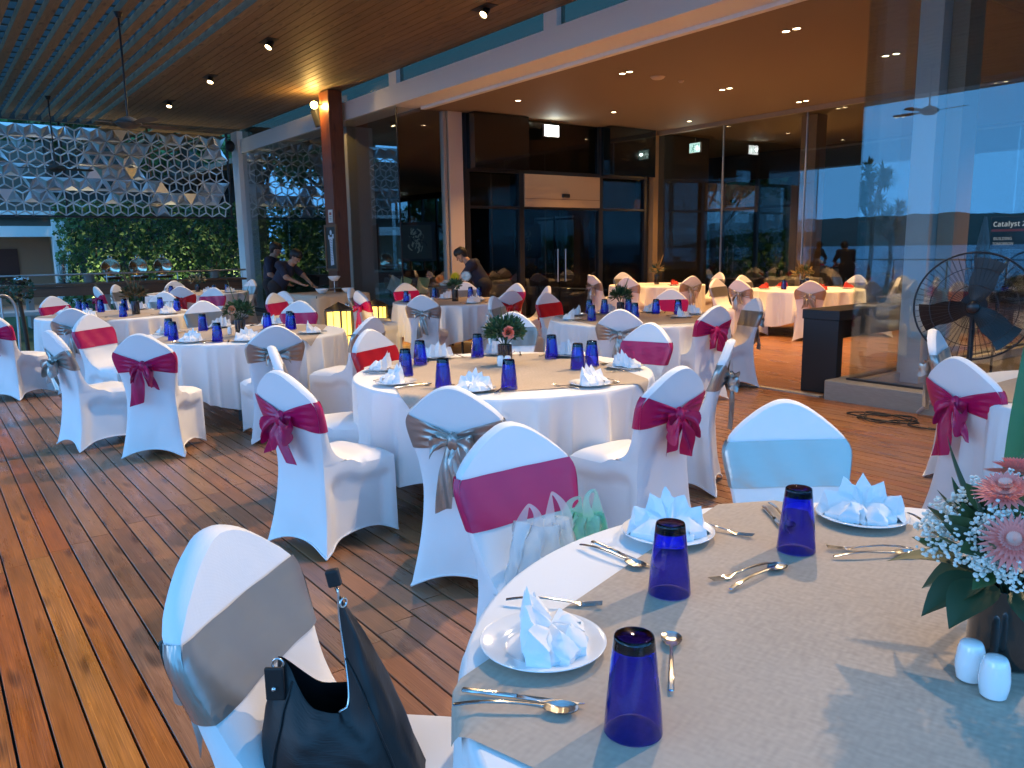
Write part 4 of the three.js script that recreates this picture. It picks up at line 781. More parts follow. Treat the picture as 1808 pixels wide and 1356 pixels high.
for (const k of Object.keys(SET)) {
  const [cx, cz] = TC[k], s = SET[k];
  for (let [x, z] of s.p) {
    const r = Math.hypot(x - cx, z - cz), lim = 0.8; if (r > lim) { x = cx + (x - cx) * lim / r; z = cz + (z - cz) * lim / r; }
    const a = Math.atan2(x - cx, z - cz); ware.plate(x, z, D[k], say('white dinner plate before', k, x, z)); ware.napkin(x, z, a + rr(-0.5, 0.5), nv++ % 3, D[k], s.red, say((s.red ? 'red' : 'white') + ' folded napkin before', k, x, z));
    const tx = Math.cos(a), tz = -Math.sin(a), ox = Math.sin(a), oz = Math.cos(a), q = rr(-0.03, 0.03);
    if (k === 'T7' || k === 'T8' || k === 'T9') continue;
    ware.spoon(x + tx * 0.165 + ox * 0.05, z + tz * 0.165 + oz * 0.05, a + q, D[k], say('steel spoon before', k, x, z)); ware.fork(x - tx * 0.16 + ox * 0.05, z - tz * 0.16 + oz * 0.05, a - q * 1.5, D[k], say('steel fork before', k, x, z));
    if (k === 'T2' || k === 'T3') ware.knife(x + tx * 0.143 + ox * 0.06, z + tz * 0.143 + oz * 0.06, a + q * 2, D[k], say('steel knife before', k, x, z));
  }
  for (let [x, z] of s.g) { const r = Math.hypot(x - cx, z - cz), lim = 0.88; if (r > lim) { x = cx + (x - cx) * lim / r; z = cz + (z - cz) * lim / r; } ware.glass(x, z, D[k], say('cobalt blue upturned tumbler in front of', k, x, z)); }
}
for (const [k, x, z] of [['T2', -4.25, -3.12], ['T3', -7.78, -2.38], ['T5', -10.25, -6.15], ['T2', -4.29, -3.09]]) solo('cruet', shakerGeo, porcelain, `white porcelain shaker on the ${D[k]}`, 'shaker', [x, Y_SET, z], 0, 'shakers on the ' + D[k]);

// ---------------------------------------------------------------- flowers
function leafGeo(l, w, curl, seg = 6) { return sheet(4, seg, (u, v) => { const q = u * 2 - 1, hw = w * Math.sin(Math.pow(v, 0.8) * Math.PI) * 0.5 + 0.0005; return V(q * hw, curl * l * (v * 0.7 - v * v) + Math.abs(q) * hw * 0.35, v * l); }); }
function orient(g, p, dir, roll = 0) { const q = new THREE.Quaternion().setFromUnitVectors(V(0, 0, 1), dir.clone().normalize()), h = g.clone(); h.rotateZ(roll); h.applyQuaternion(q); h.translate(p.x, p.y, p.z); return h; }
function roseGeo(r) { const c = []; for (let i = 0; i < 22; i++) { const t = i / 22, a = i * 2.4, rad = r * (0.12 + 0.8 * t), h = r * (0.9 - 0.55 * t * t); c.push(sheet(5, 4, (u, v) => { const q = (u - 0.5) * (1.5 - 0.5 * t), x = rad * (0.55 + 0.5 * v * (0.5 + t * 0.6)); return V(Math.cos(a + q) * x, h * (0.1 + 0.9 * v) - (t > 0.6 ? v * v * r * 0.3 : 0), Math.sin(a + q) * x); })); } return join(c); }
function gerberaGeo(r) { const c = []; for (let k = 0; k < 3; k++) for (let i = 0; i < 26; i++) { const a = (i / 26) * Math.PI * 2 + k * 0.08, l = r * (1 - 0.18 * k); const g = leafGeo(l, r * 0.19, 0.15, 4); g.rotateX(-0.18 - k * 0.32); g.rotateY(a); g.translate(0, k * 0.004, 0); c.push(g); } return join(c); }
function vase(label, p, o) { // arrangement: dark cylinder, bush of leaves, blooms, spikes
  const t = thing('flower_vase', label, 'flowers', p, rr(0, 6), 'table flower arrangements'), m = o.leaf ?? leafGreens;
  mk('vase', lathe([[0, 0], [o.vr, 0], [o.vr * 1.02, 0.004], [o.vr * 1.02, o.vh], [o.vr * 0.94, o.vh], [o.vr * 0.94, 0.02], [0, 0.02]], 32), blackGlass, t);
  const lists = m.map(() => []), c0 = V(0, o.vh + o.br * 0.55, 0);
  for (let i = 0; i < o.n; i++) { const d = inBall().normalize(); if (d.y < -0.35) d.y *= -0.5; const k = rr(0.45, 0.82), base = c0.clone().add(V(d.x * o.br * k, d.y * o.br * 0.8 * k, d.z * o.br * k)), dir = d.clone().add(V(rr(-0.5, 0.5), rr(-0.3, 0.6), rr(-0.5, 0.5))); lists[i % m.length].push(orient(leafGeo(o.ls * rr(0.7, 1.25), o.ls * (o.lw ?? 0.36), rr(-0.5, 0.3), 5), base, dir, rr(-1, 1))); }
  lists.forEach((l, i) => l.length && mk('foliage', join(l), m[i], t));
  mk('stems', join([...Array(10)].map(() => { const d = inBall().normalize(); d.y = Math.abs(d.y); return tube([[0, o.vh * 0.3, 0], [d.x * 0.02, o.vh, d.z * 0.02], [d.x * o.br * 0.7, o.vh + o.br * (0.4 + 0.5 * d.y), d.z * o.br * 0.7]], 0.0025, 6, 5); })), leafGreens[2], t);
  for (const [x, y, z, r, kind, mm] of o.blooms ?? []) { const d = V(x, y * 0.8, z), g = (kind === 'rose' ? roseGeo(r) : gerberaGeo(r)); g.applyQuaternion(new THREE.Quaternion().setFromUnitVectors(V(0, 1, 0), d.clone().normalize())); const b = mk(kind === 'rose' ? 'rose' : 'gerbera', g.translate(x, o.vh + y, z), mm, t); if (kind !== 'rose') mk('flower_centre', new THREE.SphereGeometry(r * 0.24, 10, 8).translate(x * 1.06, o.vh + y * 1.03, z * 1.06), mat(0.35, 0.2, 0.05, 0.9), b); }
  if (o.breath) { const g = [], st = [], ico = new THREE.IcosahedronGeometry(0.0037, 0); for (let i = 0; i < o.breath; i++) { const d = inBall().normalize(); d.y = Math.abs(d.y) * 0.8 - 0.12; d.normalize(); const R0 = o.br * rr(0.85, 1.22), c = V(d.x * R0, o.vh + o.br * 0.55 + d.y * R0 * 0.85, d.z * R0); st.push(tube([[d.x * o.br * 0.4, o.vh + o.br * 0.4, d.z * o.br * 0.4], [c.x * 0.8, (c.y + o.vh + o.br * 0.4) / 2 + 0.01, c.z * 0.8], [c.x, c.y, c.z]], 0.0007, 4, 3)); for (let k = 0; k < 15; k++) { const v = inBall().multiplyScalar(0.021); g.push(ico.clone().scale(rr(0.7, 1.4), rr(0.7, 1.2), rr(0.7, 1.4)).translate(c.x + v.x, c.y + v.y, c.z + v.z)); } } mk('baby_breath', join(g), breath, t); mk('fine_stems', join(st), leafGreens[3], t); }
  if (o.spikes) mk('grass_spikes', join([...Array(o.spikes)].map((_, i) => { const a = i * 2.4, l = o.spikeL * rr(0.7, 1); return orient(leafGeo(l, 0.009, -0.1, 8), V(0, o.vh + 0.02, 0), V(Math.cos(a) * 0.35, 1, Math.sin(a) * 0.35), a); })), o.spikeM ?? leafGreens[3], t);
  return t;
}
{
  const t = vase('big bouquet of baby\'s breath, coral gerberas and broad dark leaves in a black vase', [-0.575, Y_SET, -1.59], { vr: 0.063, vh: 0.15, br: 0.128, n: 60, ls: 0.085, lw: 0.42, breath: 190, blooms: [] });
  t.rotation.y = 0;
  for (const [x, y, z, r] of [[0.004, 0.235, 0.066, 0.056], [0.045, 0.17, 0.125, 0.056], [-0.03, 0.24, -0.06, 0.055]]) { const d = V(x, y - 0.06, z).normalize(), g = gerberaGeo(r); g.applyQuaternion(new THREE.Quaternion().setFromUnitVectors(V(0, 1, 0), d)); g.translate(x, 0.1 + y, z); const b = mk('gerbera', g, coral, t); mk('flower_centre', gerberaGeo(r * 0.45).applyQuaternion(new THREE.Quaternion().setFromUnitVectors(V(0, 1, 0), d)).translate(x + d.x * 0.012, 0.1 + y + d.y * 0.012, z + d.z * 0.012), coralPale, b); }
  mk('long_leaf', orient(leafGeo(0.6, 0.055, -0.05, 14), V(-0.12, 0.06, -0.28), V(-0.02, 1, -0.14), 1.2), phys(0.05, 0.16, 0.04, 0.4, { transmission: 0.25, thickness: 0 }), t);
  mk('long_leaf', orient(leafGeo(0.3, 0.022, -0.2, 12), V(-0.08, 0.15, -0.14), V(-0.62, 0.62, -0.42), 0.4), leafGreens[2], t);
  for (const [dx, dy, dz, l] of [[-0.9, -0.45, 0.1, 0.13], [-0.5, -0.4, 0.6, 0.14], [-1, 0.05, 0.35, 0.16], [-0.2, -0.4, 0.9, 0.13], [0.6, -0.3, 0.6, 0.13]]) mk('broad_leaf', orient(leafGeo(l, 0.085, 0.35, 8), V(dx * 0.05, 0.155, dz * 0.05), V(dx, dy, dz), 0), leafGreens[2], t);
}
vase('round green posy with a single coral rose in a black vase', [-4.39, Y_SET, -3.2], { vr: 0.05, vh: 0.13, br: 0.15, n: 900, ls: 0.042, lw: 0.42, spikes: 4, spikeL: 0.28, blooms: [] });
{ const t = scene.children[scene.children.length - 1]; t.rotation.y = 0; mk('rose', roseGeo(0.05).applyQuaternion(new THREE.Quaternion().setFromUnitVectors(V(0, 1, 0), V(0.8, 0.35, 0.48).normalize())).translate(0.118, 0.225, 0.055), mat(0.8, 0.22, 0.14, 0.7), t); }
vase('green posy with a peach rose in a black vase', [-7.62, Y_SET, -2.43], { vr: 0.048, vh: 0.15, br: 0.14, n: 520, ls: 0.05, lw: 0.4, spikes: 3, spikeL: 0.45, blooms: [[0.1, 0.1, 0.06, 0.05, 'rose', mat(0.7, 0.3, 0.16, 0.7)], [0.0, 0.09, 0.12, 0.045, 'rose', mat(0.6, 0.32, 0.22, 0.7)]] });
{ const t = scene.children[scene.children.length - 1]; t.rotation.y = -0.3; }
vase('tall vase of dried brown flowers and dark foliage', [-11.34, Y_SET, -2.27], { vr: 0.05, vh: 0.17, br: 0.16, n: 200, ls: 0.075, spikes: 9, spikeL: 0.5, spikeM: mat(0.22, 0.14, 0.07, 0.9), leaf: [leafGreens[2], mat(0.12, 0.08, 0.035, 0.9), mat(0.16, 0.1, 0.04, 0.9)] });
vase('dark vase with a yellow gerbera, an orange bloom and a white bloom', [-10.17, Y_SET, -6.5], { vr: 0.05, vh: 0.17, br: 0.11, n: 120, ls: 0.075, blooms: [] });
{ const t = scene.children[scene.children.length - 1]; t.rotation.y = 0; for (const [dx, dy, dz, r, c, n] of [[-0.06, 0.36, -0.05, 0.085, [0.85, 0.55, 0.01], 'gerbera'], [-0.22, 0.33, 0.12, 0.075, [0.75, 0.2, 0.03], 'gerbera'], [0.07, 0.37, -0.16, 0.085, [0.75, 0.78, 0.72], 'gerbera']]) { const g = gerberaGeo(r).applyQuaternion(new THREE.Quaternion().setFromUnitVectors(V(0, 1, 0), V(0.78, 0.3, 0.55).normalize())).translate(dx, dy, dz); mk(n, g, mat(...c, 0.6), t); mk('stem', tube([[0, 0.1, 0], [dx * 0.5, 0.25, dz * 0.5], [dx - 0.01, dy, dz - 0.01]], 0.003, 8, 5), leafGreens[0], t); } }
vase('spiky green posy of fine leaves and grass', [-6.75, Y_SET, -6.62], { vr: 0.045, vh: 0.13, br: 0.13, n: 420, ls: 0.06, lw: 0.22, spikes: 14, spikeL: 0.32, blooms: [] });
vase('posy of cream dried flowers beside the buffet', [-16.95, Y_SET, -4.6], { vr: 0.05, vh: 0.14, br: 0.15, n: 140, ls: 0.09, spikes: 8, spikeL: 0.4, leaf: [leafGreens[2], mat(0.35, 0.3, 0.2, 0.9)], blooms: [[0.08, 0.12, 0.05, 0.05, 'rose', mat(0.6, 0.5, 0.32, 0.8)], [0.0, 0.1, 0.1, 0.05, 'rose', mat(0.6, 0.52, 0.36, 0.8)]] });
vase('dry grass arrangement in a dark vase on the recess table by the doors', [-11.3, Y_SET, -12.1], { vr: 0.05, vh: 0.2, br: 0.13, n: 90, ls: 0.09, spikes: 14, spikeL: 0.45, spikeM: mat(0.3, 0.2, 0.08, 0.9), leaf: [leafGreens[2], mat(0.25, 0.17, 0.06, 0.9)] });
vase('dry grass arrangement with berries on the recess table by the rear glass', [-8.15, Y_SET, -12.4], { vr: 0.05, vh: 0.15, br: 0.17, n: 120, ls: 0.1, spikes: 14, spikeL: 0.4, spikeM: mat(0.3, 0.2, 0.08, 0.9), leaf: [leafGreens[2], mat(0.22, 0.15, 0.05, 0.9)] });

// ---------------------------------------------------------------- lamps
const WARM = C(1, 0.7, 0.4), AMBER = C(1, 0.52, 0.18);
function spotLamp(label, p, aim, cd, angle = 0.6, group = 'adjustable spotlights in the timber ceiling') { // gimbal lamp in a dark slot of the timber ceiling
  const t = thing('ceiling_spotlight', label, 'lamp', p, 0, group), d = V(aim[0] - p[0], aim[1] - p[1], aim[2] - p[2]).normalize(), q = new THREE.Quaternion().setFromUnitVectors(V(0, -1, 0), d);
  mk('slot', box(-0.2, 0.2, -0.004, 0.002, -0.09, 0.09), blackMatte, t);
  mk('housing', new THREE.CylinderGeometry(0.045, 0.058, 0.12, 20, 1, true).translate(0, 0.02, 0).applyQuaternion(q).translate(0, -0.07, 0), blackMetal, t);
  mk('back_cap', new THREE.CylinderGeometry(0.045, 0.045, 0.01, 20).translate(0, 0.08, 0).applyQuaternion(q).translate(0, -0.07, 0), blackMetal, t);
  mk('lens', new THREE.CircleGeometry(0.05, 20).rotateX(Math.PI / 2).translate(0, -0.03, 0).applyQuaternion(q).translate(0, -0.07, 0), glow(1, 0.72, 0.36, 14), t);
  const l = new THREE.SpotLight(WARM, cd, 0, angle, 0.85, 2); l.position.copy(d).multiplyScalar(0.06).add(V(0, -0.07, 0)); l.target.position.copy(d).multiplyScalar(2); l.castShadow = true; l.shadow.radius = 3.5; t.add(l, l.target);
}
for (const [x, ax, az, what] of [[-12.47, -11.6, -1.8, 'first'], [-15.49, -14.2, -3.2, 'second'], [-18.44, -17, -3.8, 'third']]) spotLamp(`spotlight in the boarded ceiling, ${what} lamp of the row beside the slats`, [x, 4.715, -4.73], [ax, 0.7, az], 42);
for (const [x, ax, az, what] of [[-9.45, -8.8, -0.2, 'over the left tables'], [-6.45, -5.0, -0.1, 'over the open deck'], [-3.45, -2.4, 0.0, 'above the handbag chair']]) spotLamp(`spotlight in the boarded ceiling, one further along the middle row, ${what.replace('left', 'garden-side')}`, [x, 4.715, -4.73], [ax, 0, az], 48, 0.62);
for (const [x, ax, az, what] of [[-9.25, -8.6, -3.0, 'towards the timber column'], [-6.55, -5.2, -3.6, 'over the middle of the recess opening'], [-3.85, -3.9, -5.2, 'before the recess console'], [-1.15, -1.1, -1.4, 'above the glass corner']]) spotLamp(`spotlight in the boarded ceiling by the facade, ${what}`, [x, 4.715, -6.5], [ax, 0.75, az], x > -2 ? 56 : x > -4 ? 70 : 46, 0.62, 'adjustable spotlights along the facade');
function downlight(p, twin, label) {
  const t = thing('recessed_downlight', label, 'lamp', p, 0, 'recessed downlights in the recess ceiling');
  for (const k of twin ? [-0.075, 0.075] : [0]) {
    mk('trim_ring', new THREE.TorusGeometry(0.052, 0.008, 8, 24).rotateX(Math.PI / 2).translate(k, -0.004, 0), mat(0.4, 0.34, 0.28, 0.5), t);
    mk('lens', new THREE.CircleGeometry(0.046, 20).rotateX(Math.PI / 2).translate(k, -0.006, 0), glow(1, 0.78, 0.45, 16), t);
  }
  const l = new THREE.SpotLight(AMBER, twin ? 46 : 32, 0, 0.85, 0.7, 2); l.position.set(0, -0.02, 0); l.target.position.set(0, -2, 0); l.castShadow = true; l.shadow.radius = 2; t.add(l, l.target);
}
for (const x of [-6.2, -9.05, -11.75]) for (const z of [-8.95, -11.3, -13.5]) downlight([x, 4.13, z], !(x < -11), x < -11 ? 'single recessed downlight near the dark doors' : x < -8 ? 'twin recessed downlight in the middle row of the recess' : 'twin recessed downlight in the row beside the glass corner');
downlight([-2.2, 4.13, -9.2], false, 'single recessed downlight inside the glass corner');
{ const t = thing('smoke_detector', 'round pale smoke detector on the recess ceiling', 'detector', [-9.02, 4.13, -9.61]); mk('body', lathe([[0, -0.035], [0.07, -0.035], [0.1, -0.02], [0.105, 0]], 28), mat(0.5, 0.42, 0.34, 0.6), t); mk('rim', new THREE.TorusGeometry(0.11, 0.008, 6, 28).rotateX(Math.PI / 2), mat(0.4, 0.33, 0.26, 0.6), t); }
solo('sprinkler_head', lathe([[0, -0.03], [0.03, -0.026], [0.045, -0.006], [0.05, 0]], 20), mat(0.5, 0.42, 0.34, 0.5), 'small round sprinkler plate beside the smoke detector', 'sprinkler', [-9.03, 4.13, -10.16]);
{ // flood lamp on the timber column
  const t = thing('flood_lamp', 'glowing flood lamp at the top of the timber column', 'lamp', [-15.8, 4.45, -6.85]);
  mk('bracket', rod([0.1, 0, -0.12], [0, 0.02, 0], 0.015), blackMetal, t); mk('bulb', new THREE.SphereGeometry(0.075, 18, 12), glow(1, 0.72, 0.22, 22), t);
  const l = new THREE.PointLight(C(1, 0.58, 0.16), 4.5); l.castShadow = true; t.add(l);
  const s = thing('wall_speaker', 'black loudspeaker fixed under the flood lamp beside the beam', 'loudspeaker', [-16.15, 4.28, -7.1]); mk('cabinet', rbox(0.24, 0.36, 0.2, 0.02).rotateX(0.3), blackMatte, s); mk('grille', new THREE.PlaneGeometry(0.2, 0.3).translate(0, 0, 0.102).rotateX(0.3), mat(0.03, 0.03, 0.03, 0.9), s);
  const r = thing('round_speaker', 'round black loudspeaker fixed to the white column', 'loudspeaker', [-22.0, 4.32, -7.1]); mk('cabinet', new THREE.SphereGeometry(0.15, 20, 14).scale(1, 1, 0.8), blackMatte, r); mk('bracket', rod([0, 0, 0], [-0.1, 0.05, -0.15], 0.02), blackMetal, r);
}
function lantern(label, p, h) {
  const t = thing('floor_lantern', label, 'lantern', p, 0.5, 'glowing floor lanterns'), a = 0.13;
  for (const [x, z] of [[-a, -a], [a, -a], [-a, a], [a, a]]) mk('post', box(x - 0.01, x + 0.01, 0.02, h, z - 0.01, z + 0.01), blackMetal, t);
  for (const y of [0.02, h * 0.5, h]) mk('frame', join([box(-a, a, y, y + 0.02, -a - 0.01, -a + 0.01), box(-a, a, y, y + 0.02, a - 0.01, a + 0.01), box(-a - 0.01, -a + 0.01, y, y + 0.02, -a, a), box(a - 0.01, a + 0.01, y, y + 0.02, -a, a)]), blackMetal, t);
  for (const i of [0]) mk('bars', join([box(i * 0.06 - 0.004, i * 0.06 + 0.004, 0.03, h, a - 0.004, a + 0.004), box(a - 0.004, a + 0.004, 0.03, h, i * 0.06 - 0.004, i * 0.06 + 0.004)]), blackMetal, t);
  mk('diffuser', box(-a + 0.015, a - 0.015, 0.045, h - 0.02, -a + 0.015, a - 0.015), glow(1, 0.62, 0.1, 2.2), t);
  mk('roof', new THREE.ConeGeometry(0.2, 0.1, 4).rotateY(Math.PI / 4).translate(0, h + 0.07, 0), blackMetal, t); 
  for (const [dx, dz] of [[0.25, 0], [0, 0.25]]) { const l = new THREE.PointLight(C(1, 0.6, 0.12), 0.9); l.position.set(dx, h * 0.5, dz); l.castShadow = true; l.shadow.radius = 5; t.add(l); }
}
lantern('tall yellow glowing lantern on the deck between two tables', [-10.3, 0.003, -4.66], 0.72);
lantern('yellow glowing lantern before the glass front, partly hidden by a chair', [-12.0, 0.003, -6.1], 0.62);

// ---------------------------------------------------------------- ceiling fans
function ceilingFan(label, p, drop) {
  const t = thing('ceiling_fan', label, 'fan', p, rr(0, 2), 'ceiling fans on long rods');
  mk('rod', rod([0, 0, 0], [0, -drop, 0], 0.014), blackMetal, t); mk('canopy', new THREE.CylinderGeometry(0.06, 0.03, 0.07, 18).translate(0, -0.035, 0), blackMetal, t);
  mk('motor', lathe([[0, -0.14], [0.09, -0.13], [0.16, -0.08], [0.17, -0.05], [0.12, -0.01], [0.03, 0.03], [0, 0.03]], 28).translate(0, -drop, 0), mat(0.05, 0.045, 0.04, 0.5), t);
  for (let i = 0; i < 4; i++) mk('blade', sheet(6, 14, (u, v) => { const r = lerp(0.14, 0.72, v), w = lerp(0.06, 0.13, sstep(0, 0.5, v)) * (v > 0.9 ? Math.sqrt(1 - Math.pow((v - 0.9) / 0.101, 2)) : 1), q = (u - 0.5) * w; return V(r, -drop - 0.07 + q * 0.25, q); }).rotateY(i * Math.PI / 2), mat(0.06, 0.045, 0.035, 0.5), t);
}
ceilingFan('dark ceiling fan on a long rod over the peach rose table', [-12.13, 4.72, -2.56], 1.36);
ceilingFan('dark ceiling fan on a long rod close to the patterned screen', [-19.1, 4.72, -2.56], 1.36);
ceilingFan('dark ceiling fan over the open deck, mirrored in the glass corner', [-7.6, 4.72, 0.6], 0.75);

// ---------------------------------------------------------------- print and notice on the timber column
{
  const p = solo('framed_print', join([box(-0.29, 0.29, 0.42, 0.47, -0.02, 0.02), box(-0.29, 0.29, -0.47, -0.42, -0.02, 0.02), box(-0.29, -0.23, -0.42, 0.42, -0.02, 0.02), box(0.23, 0.29, -0.42, 0.42, -0.02, 0.02)]), frameWood, 'wood-framed figure print hung on the timber column', 'picture', [-15.5, 1.6, -6.93]);
  const m = signTexture((g, w, h) => { g.fillStyle = '#3d342b'; g.fillRect(0, 0, w, h); g.fillStyle = '#cfd0d6'; g.beginPath(); g.moveTo(w * 0.32, h * 0.24); g.lineTo(w * 0.68, h * 0.24); g.lineTo(w * 0.62, h * 0.52); g.lineTo(w * 0.7, h * 0.9); g.lineTo(w * 0.36, h * 0.92); g.lineTo(w * 0.38, h * 0.52); g.closePath(); g.fill(); g.fillRect(w * 0.22, h * 0.2, w * 0.14, h * 0.1); g.fillRect(w * 0.62, h * 0.18, w * 0.16, h * 0.1); g.beginPath(); g.arc(w * 0.5, h * 0.14, w * 0.1, 0, 7); g.fill(); g.strokeStyle = '#54545c'; g.lineWidth = 3; for (let i = 0; i < 9; i++) { g.beginPath(); g.moveTo(w * (0.38 + 0.02 * (i % 3)), h * (0.3 + i * 0.06)); g.lineTo(w * 0.6, h * (0.33 + i * 0.06)); g.stroke(); } }, 192, 320);
  mk('print', new THREE.PlaneGeometry(0.48, 0.86).translate(0, 0, 0.004), new THREE.MeshStandardMaterial({ map: m, roughness: 0.4 }), p);
  mk('backing', box(-0.25, 0.25, -0.44, 0.44, -0.018, -0.002), blackMatte, p);
  const n = signTexture((g, w, h) => { g.fillStyle = '#d8d5cf'; g.fillRect(0, 0, w, h); g.fillStyle = '#a8685c'; g.fillRect(w * 0.2, h * 0.2, w * 0.6, h * 0.22); g.fillStyle = '#77706a'; for (let i = 0; i < 3; i++) g.fillRect(w * 0.2, h * (0.52 + i * 0.13), w * 0.6, h * 0.05); }, 96, 128);
  const s = solo('notice', box(-0.1, 0.1, -0.13, 0.13, -0.006, 0.006), mat(0.6, 0.6, 0.58, 0.6), 'small pale notice above the framed print', 'notice', [-15.52, 2.24, -6.955]);
  mk('paper', new THREE.PlaneGeometry(0.19, 0.25).translate(0, 0, 0.008), new THREE.MeshStandardMaterial({ map: n, roughness: 0.7 }), s);
}

// ---------------------------------------------------------------- behind the glass
function artPanel(label, p, w, h, turn) {
  const t = thing('art_panel', label, 'picture', p, turn, 'tall art panels inside');
  const m = signTexture((g, a, b) => { g.fillStyle = '#4a4a42'; g.fillRect(0, 0, a, b); g.strokeStyle = '#b9b49c'; g.lineCap = 'round'; for (let i = 0; i < 26; i++) { g.lineWidth = 2 + (i % 4) * 3; g.beginPath(); const x = a * (0.3 + 0.4 * ((i * 0.37) % 1)), y = b * (0.25 + 0.6 * ((i * 0.53) % 1)); g.moveTo(x, y); g.quadraticCurveTo(x + a * 0.14 * Math.sin(i), y - b * 0.09, x + a * 0.1 * Math.cos(i * 2), y - b * 0.16); g.stroke(); } g.strokeStyle = '#26241f'; g.lineWidth = 6; for (let i = 0; i < 5; i++) { g.beginPath(); g.arc(a * (0.4 + 0.06 * i), b * (0.2 + 0.1 * i), a * 0.18, i, i + 2.4); g.stroke(); } }, 200, 320);
  mk('board', rbox(w, h, 0.05, 0.008), blackMatte, t); mk('painting', new THREE.PlaneGeometry(w * 0.78, h * 0.86).translate(0, 0, 0.029), new THREE.MeshStandardMaterial({ map: m, roughness: 0.6 }), t); mk('stand', join([rod([-w * 0.4, -h / 2, 0], [-w * 0.4, -h / 2 - 1.2, 0], 0.02), rod([w * 0.4, -h / 2, 0], [w * 0.4, -h / 2 - 1.2, 0], 0.02)]), blackMetal, t);
}
artPanel('tall painted panel of a pale swirling figure behind the corner glass', [-19.05, 1.74, -11], 1.05, 1.05, 0.9);
artPanel('dim painted panel seen through the dark doors', [-21.9, 1.75, -17], 0.95, 1.15, 1.0);
{
  const t = thing('sofa', 'low dark sofa behind the corner glass', 'sofa', [-16.8, 0, -9.6], 0.2);
  mk('seat', rbox(3.0, 0.3, 0.8, 0.06).translate(0, 0.3, 0), mat(0.03, 0.028, 0.025, 0.8), t); mk('backrest', rbox(3.0, 0.5, 0.2, 0.06).translate(0, 0.62, -0.36), mat(0.03, 0.028, 0.025, 0.8), t); mk('plinth', box(-1.45, 1.45, 0, 0.15, -0.35, 0.35), blackMatte, t);
  const cg = sheet(12, 12, (u, v) => { const x = u * 2 - 1, y = v * 2 - 1; return V(x * 0.21, y * 0.19 , 0.06 * (1 - x * x) * (1 - y * y)); }), c2 = cg.clone().scale(1, 1, -1), cushion = join([cg, c2]);
  for (const [x, c, l] of [[-1.0, [0.5, 0.48, 0.42], 'pale grey cushion on the sofa'], [-0.6, [0.7, 0.6, 0.25], 'butter-yellow cushion tilted on the sofa'], [0.05, [0.65, 0.55, 0.2], 'yellow cushion leaning at the sofa centre'], [0.8, [0.2, 0.17, 0.14], 'dark cushion on the sofa']]) { const s = solo('cushion', cushion, mat(...c, 0.8), l, 'cushion', [-16.8 + x, 0.68, -9.78 - x * 0.2], 0.2, 'sofa cushions'); s.rotation.x = -0.25; s.rotation.z = x * 0.3; }
}
{ const t = thing('pendant_lamp', 'orange drum-shaded pendant lamp glowing behind the rear glass', 'lamp', [-10.66, 2.66, -16.5]); mk('shade', new THREE.CylinderGeometry(0.15, 0.2, 0.3, 24, 1, true), glow(0.9, 0.28, 0.05, 0.55), t); mk('rod', rod([0, 0.05, 0], [0, 1.47, 0], 0.008), blackMetal, t); mk('bulb', new THREE.SphereGeometry(0.03, 10, 8), glow(1, 0.6, 0.2, 4), t); const l = new THREE.PointLight(C(1, 0.5, 0.15), 2.5); l.castShadow = true; t.add(l); }
for (const [x, z, a] of [[-12.2, -16.2, 0.4], [-10.4, -15.8, 2], [-8.6, -16.6, 1.2], [-6.6, -15.7, 0.2], [-7.6, -17.4, 2.5]]) {
  const t = thing('dining_table', 'small dark dining table behind the rear glass', 'table', [x, -0.03, z], a, 'dark tables in the inner room'); mk('top', rbox(0.8, 0.04, 0.8, 0.01).translate(0, 0.75, 0), mat(0.05, 0.03, 0.02, 0.25), t); mk('pedestal', rod([0, 0, 0], [0, 0.73, 0], 0.04), blackMetal, t); mk('base', new THREE.CylinderGeometry(0.25, 0.27, 0.03, 24).translate(0, 0.015, 0), blackMetal, t);
  const w = solo('wine_glass', lathe([[0, 0], [0.032, 0.001], [0.004, 0.005], [0.004, 0.08], [0.03, 0.11], [0.034, 0.15], [0.028, 0.19], [0.0265, 0.19], [0.032, 0.15], [0.028, 0.112], [0, 0.085]], 20), phys(1, 1, 1, 0, { transmission: 1, thickness: 0.002, ior: 1.45 }), 'clear wine glass on a dark dining table in the inner room', 'glass', [x + 0.2, 0.74, z + 0.15], 0, 'wine glasses in the inner room');
}
{ // display inside the glass corner
  const t = thing('event_screen', 'dim event screen with white lettering inside the glass corner', 'screen', [-3.53, 1.62, -9.2]);
  const m = signTexture((g, w, h) => { g.fillStyle = '#0a1020'; g.fillRect(0, 0, w, h); g.fillStyle = '#ffffff'; g.font = 'bold 74px sans-serif'; g.fillText('Catalyst 2021', 14, 92); g.fillStyle = '#7a2a30'; g.fillRect(0, 120, w, 26); g.fillStyle = '#ffffff'; g.font = '44px sans-serif'; g.fillText('BUILDING', 30, 236); g.font = '40px sans-serif'; g.fillText('TOMORROW', 24, 290); }, 640, 320);
  mk('cabinet', rbox(0.6, 0.34, 0.04, 0.008), blackMatte, t); mk('display', new THREE.PlaneGeometry(0.57, 0.31).translate(0, 0, 0.023), new THREE.MeshStandardMaterial({ color: 0, emissive: 0xffffff, emissiveMap: m, emissiveIntensity: 0.3, roughness: 0.3 }), t); mk('stand', join([rod([-0.18, -0.15, 0], [-0.18, -1.52, 0], 0.014), rod([0.18, -0.15, 0], [0.18, -1.52, 0], 0.014)]), blackMetal, t);
}
